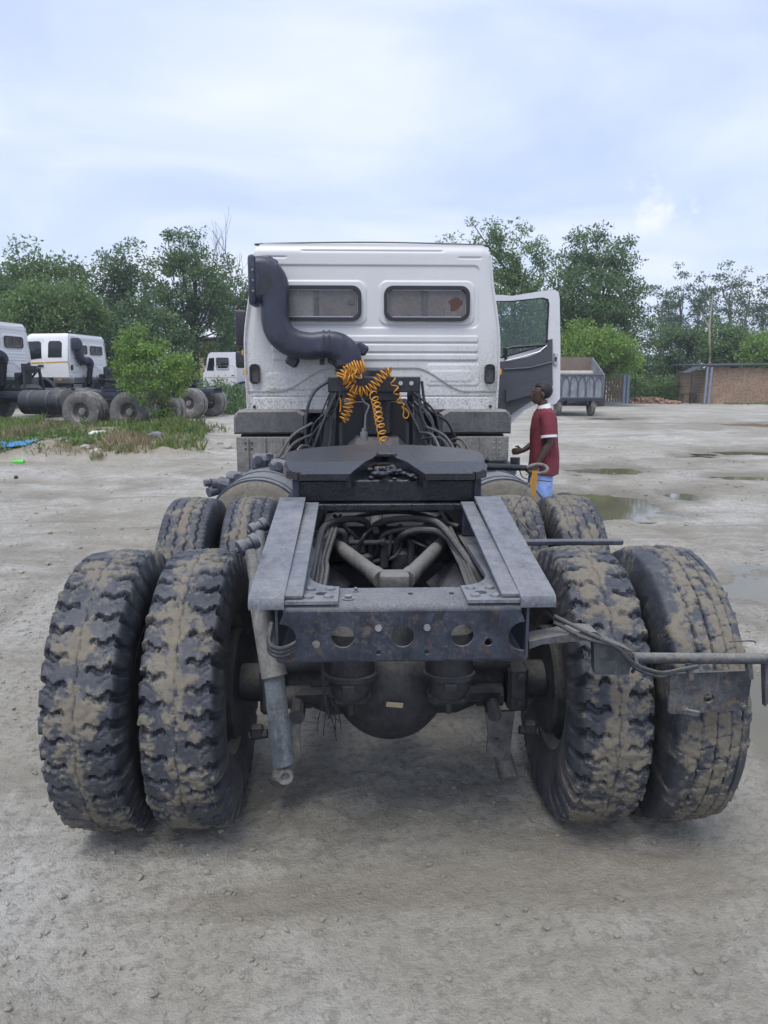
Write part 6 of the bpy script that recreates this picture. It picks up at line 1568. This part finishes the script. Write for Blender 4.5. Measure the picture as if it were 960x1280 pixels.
for k, (px, py) in enumerate([(75, 553), (92, 546), (108, 570), (262, 562), (275, 555), (285, 560), (64, 560), (246, 566)]):
    rock(px, py, 0.05 + 0.025 * (k % 3), M['stone'], 'stone', 'fist to brick sized stone lying in the strip grass', 'stone', 'small stones on the weed strip', 0.6, seed=10 + k)
M['tarp'] = simple('blue_tarp', (0.03, 0.20, 0.42), 0.5, var=0.2, scale=6)
pt0 = hit(18, 574); nn = 22; V, Ft = [], []
for i in range(nn):
    for j in range(10):
        u, v = i / (nn - 1), j / 9; xx = pt0.x - 1.3 + 1.55 * u; y_ = pt0.y - 0.35 + (0.95 + 0.25 * math.sin(u * 5)) * v * (0.5 + 0.5 * u) + 0.5 * u
        V.append((xx, y_, th(xx, y_) + 0.035 + 0.05 * abs(float(fbm(xx * 4, y_ * 4, 0.5, 3)))))
for i in range(nn - 1):
    for j in range(9): Ft.append((i * 10 + j, (i + 1) * 10 + j, (i + 1) * 10 + j + 1, i * 10 + j + 1))
m = MB(); m.add(V, Ft); tag(m.build('tarpaulin', M['tarp'], None, 60), 'crumpled blue plastic sheet lying at the edge of the weeds', 'tarpaulin')
pbt = hit(21, 579); zz = th(pbt.x, pbt.y) + 0.05
m = MB(); m.lathe([(0.0001, 0), (0.04, 0), (0.045, 0.01), (0.045, 0.17), (0.035, 0.21), (0.015, 0.24), (0.015, 0.27), (0.0001, 0.27)], (pbt.x + 0.14, pbt.y, zz), (-1, 0.15, 0), 14)
tag(m.build('bottle', simple('green_plastic', (0.10, 0.55, 0.06), 0.3, var=0.1), None, 40), 'bright green plastic bottle lying beside the blue sheet', 'bottle')
pbl = hit(20, 597); m = MB(); b = bmesh.new(); bmesh.ops.create_icosphere(b, subdivisions=2, radius=0.035); m.bm(b, Matrix.Translation((pbl.x, pbl.y, th(pbl.x, pbl.y) + 0.02))); tag(m.build('stone', M['rubber'], None), 'small black lump on bare ground below the blue sheet', 'stone')
# broken brick rubble by the gate
M['rubble'] = simple('rubble_brick', (0.34, 0.21, 0.15), 0.9, var=0.35, scale=1.5)
m = MB(); g2 = random.Random(8)
for k in range(170):
    y_ = 39.5 + g2.uniform(-0.7, 0.7); xx = g2.uniform(px_x(786, 39.5), px_x(848, 39.5)); hh = max(0, 0.35 * (1 - abs((xx - px_x(806, 39.5)) / 2.2)))
    m.box((xx, y_, float(terr0(xx, y_)) + g2.uniform(0.03, 0.08 + hh)), (g2.uniform(0.08, 0.24), g2.uniform(0.08, 0.14), g2.uniform(0.05, 0.09)), 0, (g2.uniform(-.5, .5), g2.uniform(-.5, .5), g2.uniform(0, 3)))
rb = m.build('brick_rubble', M['rubble'], None, 0); rb['kind'] = 'stuff'; tag(rb, 'heap of broken brick rubble beside the slatted gate', 'rubble')
# black basin on the ground behind the right tyres
pb_ = Vector((2.62, 6.2, 0)); zb_ = th(2.62, 6.2)
pk = at(706, 617, 6.0)
m = MB(); m.lathe([(0.0001, 0.30), (0.08, 0.295), (0.115, 0.27), (0.14, 0.18), (0.16, 0.02), (0.165, 0.0)], (pk.x + 0.02, 6.0, th(pk.x, 6.0) - 0.005), (0, 0, 1), 24)
HBAS = at(706, 616, 6.0).z - th(pk.x, 6.0)
m = MB(); m.lathe([(0.0001, HBAS), (0.07, HBAS - 0.005), (0.11, HBAS - 0.03), (0.135, HBAS - 0.10), (0.15, 0.02), (0.155, -0.01)], (pk.x, 6.0, th(pk.x, 6.0)), (0, 0, 1), 24)
tag(m.build('drum', M['rubber'], None, 40), 'black round-topped container standing just beyond the right-hand tyres', 'container')

# ------------------------------------------------------------------ person
def remeshed(mb, name, mat, parent, voxel, smooth=4, disp=None):
    me = mb.mesh(name + '_tmp', 0); o = bpy.data.objects.new(name + '_tmp', me); COL.objects.link(o)
    mod = o.modifiers.new('r', 'REMESH'); mod.mode = 'VOXEL'; mod.voxel_size = voxel; mod.use_smooth_shade = True
    if smooth:
        sm = o.modifiers.new('s', 'SMOOTH'); sm.iterations = smooth; sm.factor = 0.5
    bpy.context.view_layer.update(); dg = bpy.context.evaluated_depsgraph_get()
    out = bpy.data.meshes.new_from_object(o.evaluated_get(dg)); out.name = name
    bpy.data.objects.remove(o); bpy.data.meshes.remove(me)
    n = len(out.vertices); co = np.zeros(n * 3, np.float32); out.vertices.foreach_get('co', co); co = co.reshape(-1, 3)
    if disp is not None:
        no = np.zeros(n * 3, np.float32); out.vertices.foreach_get('normal', no); no = no.reshape(-1, 3)
        co = co + no * disp(co)[:, None]; out.vertices.foreach_set('co', co.astype(np.float32).ravel())
    out.materials.clear(); out.polygons.foreach_set('use_smooth', [True] * len(out.polygons)); out.update()
    return link_mesh(name, out, mat, parent)
def ell(cx, cy, z, rx, ry, n=20): return [Vector((cx + rx * math.cos(2 * PI * k / n), cy + ry * math.sin(2 * PI * k / n), z)) for k in range(n)]
def ball(m, c, r, s=(1, 1, 1)):
    b = bmesh.new(); bmesh.ops.create_uvsphere(b, u_segments=16, v_segments=12, radius=r)
    for v in b.verts: v.co = Vector((v.co.x * s[0], v.co.y * s[1], v.co.z * s[2]))
    m.bm(b, Matrix.Translation(c))
M['skin'] = simple('skin', (0.072, 0.042, 0.031), 0.5, var=0.12, scale=14, bump=0.03)
M['hair'] = simple('hair', (0.010, 0.009, 0.011), 0.6, var=0.4, scale=90, bump=0.6)
M['maroon'] = simple('maroon_cotton', (0.165, 0.026, 0.040), 0.85, var=0.12, scale=8, bump=0.1)
M['whitecloth'] = simple('white_cotton', (0.66, 0.67, 0.70), 0.85, var=0.06, scale=20)
M['bluecloth'] = simple('light_blue_cotton', (0.22, 0.33, 0.66), 0.85, var=0.10, scale=9, bump=0.1)
PX, PY_ = 1.86, 5.20
person = thing('person', 'person in maroon polo shirt and light blue shorts standing beside the open truck door', 'person', (PX, PY_, th(PX, PY_)), PI - 0.10)
# local frame: forward +X, left +Y (towards the camera)
m = MB()
m.loft([ell(0, 0, 0.86, 0.10, 0.15), ell(-0.005, 0, 0.95, 0.105, 0.15), ell(0.0, 0, 1.08, 0.095, 0.135), ell(0.0, 0, 1.22, 0.11, 0.155), ell(-0.005, 0, 1.33, 0.105, 0.17), ell(-0.01, 0, 1.385, 0.085, 0.14), ell(-0.005, 0, 1.42, 0.058, 0.07)])
m.tube([(-0.005, 0, 1.38), (0.005, 0, 1.44), (0.018, 0, 1.50)], [0.060, 0.054, 0.053], 14)
for s in (1, -1):
    hipx, kx, fx_ = (0.0, 0.02, -0.03) if s > 0 else (0.0, 0.06, 0.05)
    m.tube([(hipx, s * 0.085, 0.90), (hipx + 0.01, s * 0.09, 0.70), (kx, s * 0.092, 0.49), (kx - 0.012, s * 0.092, 0.40), (kx - 0.035, s * 0.093, 0.32), (fx_ - 0.01, s * 0.094, 0.16), (fx_, s * 0.095, 0.075), (fx_, s * 0.095, 0.04)], [0.092, 0.080, 0.058, 0.053, 0.056, 0.042, 0.036, 0.034], 14)
    m.tube([(fx_ - 0.055, s * 0.095, 0.035), (fx_ + 0.02, s * 0.097, 0.048), (fx_ + 0.10, s * 0.10, 0.032), (fx_ + 0.185, s * 0.102, 0.020)], [0.034, 0.042, 0.042, 0.022], 12, flat=0.75)
    for q in range(5):
        m.tube([(fx_ + 0.15, s * (0.075 + q * 0.014), 0.02), (fx_ + 0.20 - 0.010 * q, s * (0.073 + q * 0.015), 0.014)], [0.012, 0.009], 6)
def arm(S, E, Wr, hd, curl, s, spread):
    S, E, Wr = Vector(S), Vector(E), Vector(Wr); hd = Vector(hd).normalized()
    m.tube([S + Vector((0, -s * 0.05, 0.01)), S, S.lerp(E, 0.35), S.lerp(E, 0.8), E, E.lerp(Wr, 0.3), E.lerp(Wr, 0.8), Wr], [0.055, 0.058, 0.050, 0.043, 0.041, 0.042, 0.032, 0.027], 14)
    side = Vector((0, s, 0)); acr = hd.cross(side).normalized()        # across the palm (thumb side)
    if acr.x < 0: acr = -acr
    pal = Wr + hd * 0.095
    m.loft([[Wr + hd * h + acr * (w * math.cos(a)) + side * (tk * math.sin(a)) for a in [2 * PI * k / 12 for k in range(12)]] for h, w, tk in ((-0.01, 0.024, 0.022), (0.03, 0.034, 0.018), (0.07, 0.042, 0.016), (0.095, 0.040, 0.013))])
    for q, (o, L) in enumerate(((0.030, 0.068), (0.010, 0.078), (-0.010, 0.072), (-0.029, 0.056))):
        b = pal + acr * o - hd * 0.005; d1 = (hd * 0.85 - side * curl * 0.5).normalized(); d2 = (hd * 0.4 - side * curl).normalized(); d3 = (-hd * 0.1 - side * curl).normalized()
        m.tube([b, b + d1 * L * 0.45, b + d1 * L * 0.45 + d2 * L * 0.32, b + d1 * L * 0.45 + d2 * L * 0.32 + d3 * L * 0.25], [0.0095, 0.0092, 0.0085, 0.007], 8)
    b = Wr + hd * 0.03 + acr * 0.026; m.tube([b, b + (acr * 0.8 + hd * 0.6).normalized() * 0.035, b + (acr * 0.5 + hd * 0.9).normalized() * 0.066 - side * 0.012], [0.012, 0.0105, 0.008], 8)
arm((-0.01, 0.185, 1.345), (-0.035, 0.235, 1.065), (0.085, 0.245, 0.845), (0.42, -0.02, -0.9), 0.9, 1, 0)
arm((0.0, -0.185, 1.345), (-0.01, -0.235, 1.07), (0.185, -0.20, 0.945), (0.95, 0.15, -0.1), 1.0, -1, 0)
# head
hz, hx_ = 1.575, 0.035
ball(m, (hx_ - 0.012, 0, hz + 0.022), 0.088, (1.08, 0.86, 0.98))
m.loft([ell(hx_ + 0.045, 0, hz - 0.108, 0.022, 0.026, 16), ell(hx_ + 0.035, 0, hz - 0.095, 0.045, 0.044, 16), ell(hx_ + 0.020, 0, hz - 0.06, 0.066, 0.058, 16), ell(hx_ + 0.014, 0, hz - 0.02, 0.074, 0.064, 16), ell(hx_ + 0.008, 0, hz + 0.03, 0.083, 0.069, 16), ell(hx_ - 0.003, 0, hz + 0.07, 0.07, 0.06, 16)])
m.tube([(hx_ + 0.084, 0, hz + 0.012), (hx_ + 0.098, 0, hz - 0.018), (hx_ + 0.104, 0, hz - 0.030), (hx_ + 0.09, 0, hz - 0.038)], [0.008, 0.012, 0.015, 0.010], 8)
m.tube([(hx_ + 0.076, -0.026, hz - 0.064), (hx_ + 0.091, 0, hz - 0.060), (hx_ + 0.076, 0.026, hz - 0.064)], [0.006, 0.010, 0.006], 8)
m.tube([(hx_ + 0.074, -0.024, hz - 0.074), (hx_ + 0.089, 0, hz - 0.075), (hx_ + 0.074, 0.024, hz - 0.074)], [0.006, 0.010, 0.006], 8)
m.tube([(hx_ + 0.062, -0.045, hz + 0.026), (hx_ + 0.087, -0.014, hz + 0.030), (hx_ + 0.087, 0.014, hz + 0.030), (hx_ + 0.062, 0.045, hz + 0.026)], 0.009, 8)
for s in (1, -1): ball(m, (hx_ - 0.012, s * 0.076, hz - 0.012), 0.03, (0.62, 0.36, 1.05))
body = remeshed(m, 'body', M['skin'], person, 0.0058, 3)
M['eye'] = simple('eye', (0.10, 0.08, 0.075), 0.3, var=0.05)
for s in (1, -1):
    m = MB(); ball(m, (hx_ + 0.077, s * 0.030, hz + 0.008), 0.0105); m.build('eye', M['eye'], body)
m = MB()
ball(m, (hx_ - 0.020, 0, hz + 0.034), 0.101, (1.06, 0.90, 0.97)); hm = m.mesh('hair_tmp', 0)
b = bmesh.new(); b.from_mesh(hm)
bmesh.ops.delete(b, geom=[v for v in b.verts if (v.co.z < hz - 0.055) or (v.co.x > hx_ + 0.045 and v.co.z < hz + 0.066) or (v.co.x > hx_ + 0.012 and v.co.z < hz + 0.02)], context='VERTS')
m = MB(); m.bm(b); ho_ = m.build('hair', M['hair'], body, 60)
sol = ho_.modifiers.new('thick', 'SOLIDIFY'); sol.thickness = 0.012; sol.offset = -1
sub = ho_.modifiers.new('sub', 'SUBSURF'); sub.levels = 2; sub.render_levels = 2
def folds(co):
    z = co[:, 2]
    return 0.016 * fbm(co[:, 0] * 6 + z * 1.5, co[:, 1] * 6, z * 2.6, 3) + 0.007 * fbm(co[:, 0] * 16, co[:, 1] * 16, z * 9, 2)
m = MB()
m.loft([ell(-0.02, 0, 0.705, 0.168, 0.205), ell(-0.022, 0, 0.80, 0.166, 0.20), ell(-0.02, 0, 0.95, 0.156, 0.19), ell(-0.014, 0, 1.10, 0.146, 0.182), ell(-0.010, 0, 1.22, 0.142, 0.186), ell(-0.012, 0, 1.32, 0.130, 0.195), ell(-0.012, 0, 1.385, 0.100, 0.165), ell(-0.006, 0, 1.425, 0.070, 0.09), ell(-0.002, 0, 1.44, 0.058, 0.062)])
m.tube([(-0.01, 0.13, 1.355), (-0.012, 0.19, 1.345), (-0.022, 0.215, 1.25), (-0.030, 0.232, 1.135)], [0.075, 0.083, 0.080, 0.082], 18)
m.tube([(-0.005, -0.13, 1.355), (0.0, -0.19, 1.345), (-0.005, -0.215, 1.25), (-0.01, -0.232, 1.135)], [0.075, 0.083, 0.080, 0.082], 18)
remeshed(m, 'polo_shirt', M['maroon'], person, 0.009, 3, folds)
for s, e in ((1, -0.030), (-1, -0.01)):
    m = MB(); d = Vector((-0.008 if s > 0 else -0.005, s * 0.017, -0.115)).normalized()
    m.lathe([(0.0845, 0.0), (0.0875, 0.003), (0.0875, 0.026), (0.080, 0.028), (0.074, 0.012)], Vector((e, s * 0.2295, 1.146)), d, 20, close=True); m.build('sleeve_cuff', M['whitecloth'], person)
m = MB(); rings = []
for z, rx, ry, cx in ((1.415, 0.074, 0.092, -0.004), (1.445, 0.069, 0.076, 0.0), (1.468, 0.063, 0.066, 0.003), (1.466, 0.058, 0.060, 0.003), (1.43, 0.062, 0.066, -0.002)): rings.append([Vector((p.x, p.y, p.z - 0.30 * (p.x - cx) - 0.004)) for p in ell(cx, 0, z, rx, ry, 24)])
m.loft(rings, cap=False); m.build('collar', M['whitecloth'], person, 50)
m = MB(); m.loft([ell(-0.01, 0, 0.70, 0.135, 0.175), ell(-0.008, 0, 0.85, 0.13, 0.17), ell(-0.004, 0, 0.96, 0.115, 0.155)])
for s in (1, -1): m.loft([ell(0.015 if s > 0 else 0.03, s * 0.097, 0.475, 0.128, 0.108), ell(0.005, s * 0.094, 0.60, 0.128, 0.106), ell(0.0, s * 0.088, 0.80, 0.115, 0.10)])
remeshed(m, 'shorts', M['bluecloth'], person, 0.009, 3, lambda c: 1.6 * folds(c))
# ------------------------------------------------------------------ thin damp air over the yard
m = MB(); m.box((0, 60, 11.0), (260, 190, 25.0))
hz_ = m.build('haze', None, None, 0); hz_['kind'] = 'stuff'
hm_ = bpy.data.materials.new('haze_air'); hm_.use_nodes = True; hn = hm_.node_tree.nodes; hn.clear()
ho2 = hn.new('ShaderNodeOutputMaterial'); hv = hn.new('ShaderNodeVolumePrincipled')
hv.inputs['Color'].default_value = (0.78, 0.87, 1.0, 1); hv.inputs['Density'].default_value = 0.0011; hv.inputs['Anisotropy'].default_value = 0.2
hm_.node_tree.links.new(hv.outputs[0], ho2.inputs['Volume']); hz_.data.materials.append(hm_)
tag(hz_, 'thin pale haze filling the air over the yard', 'haze')
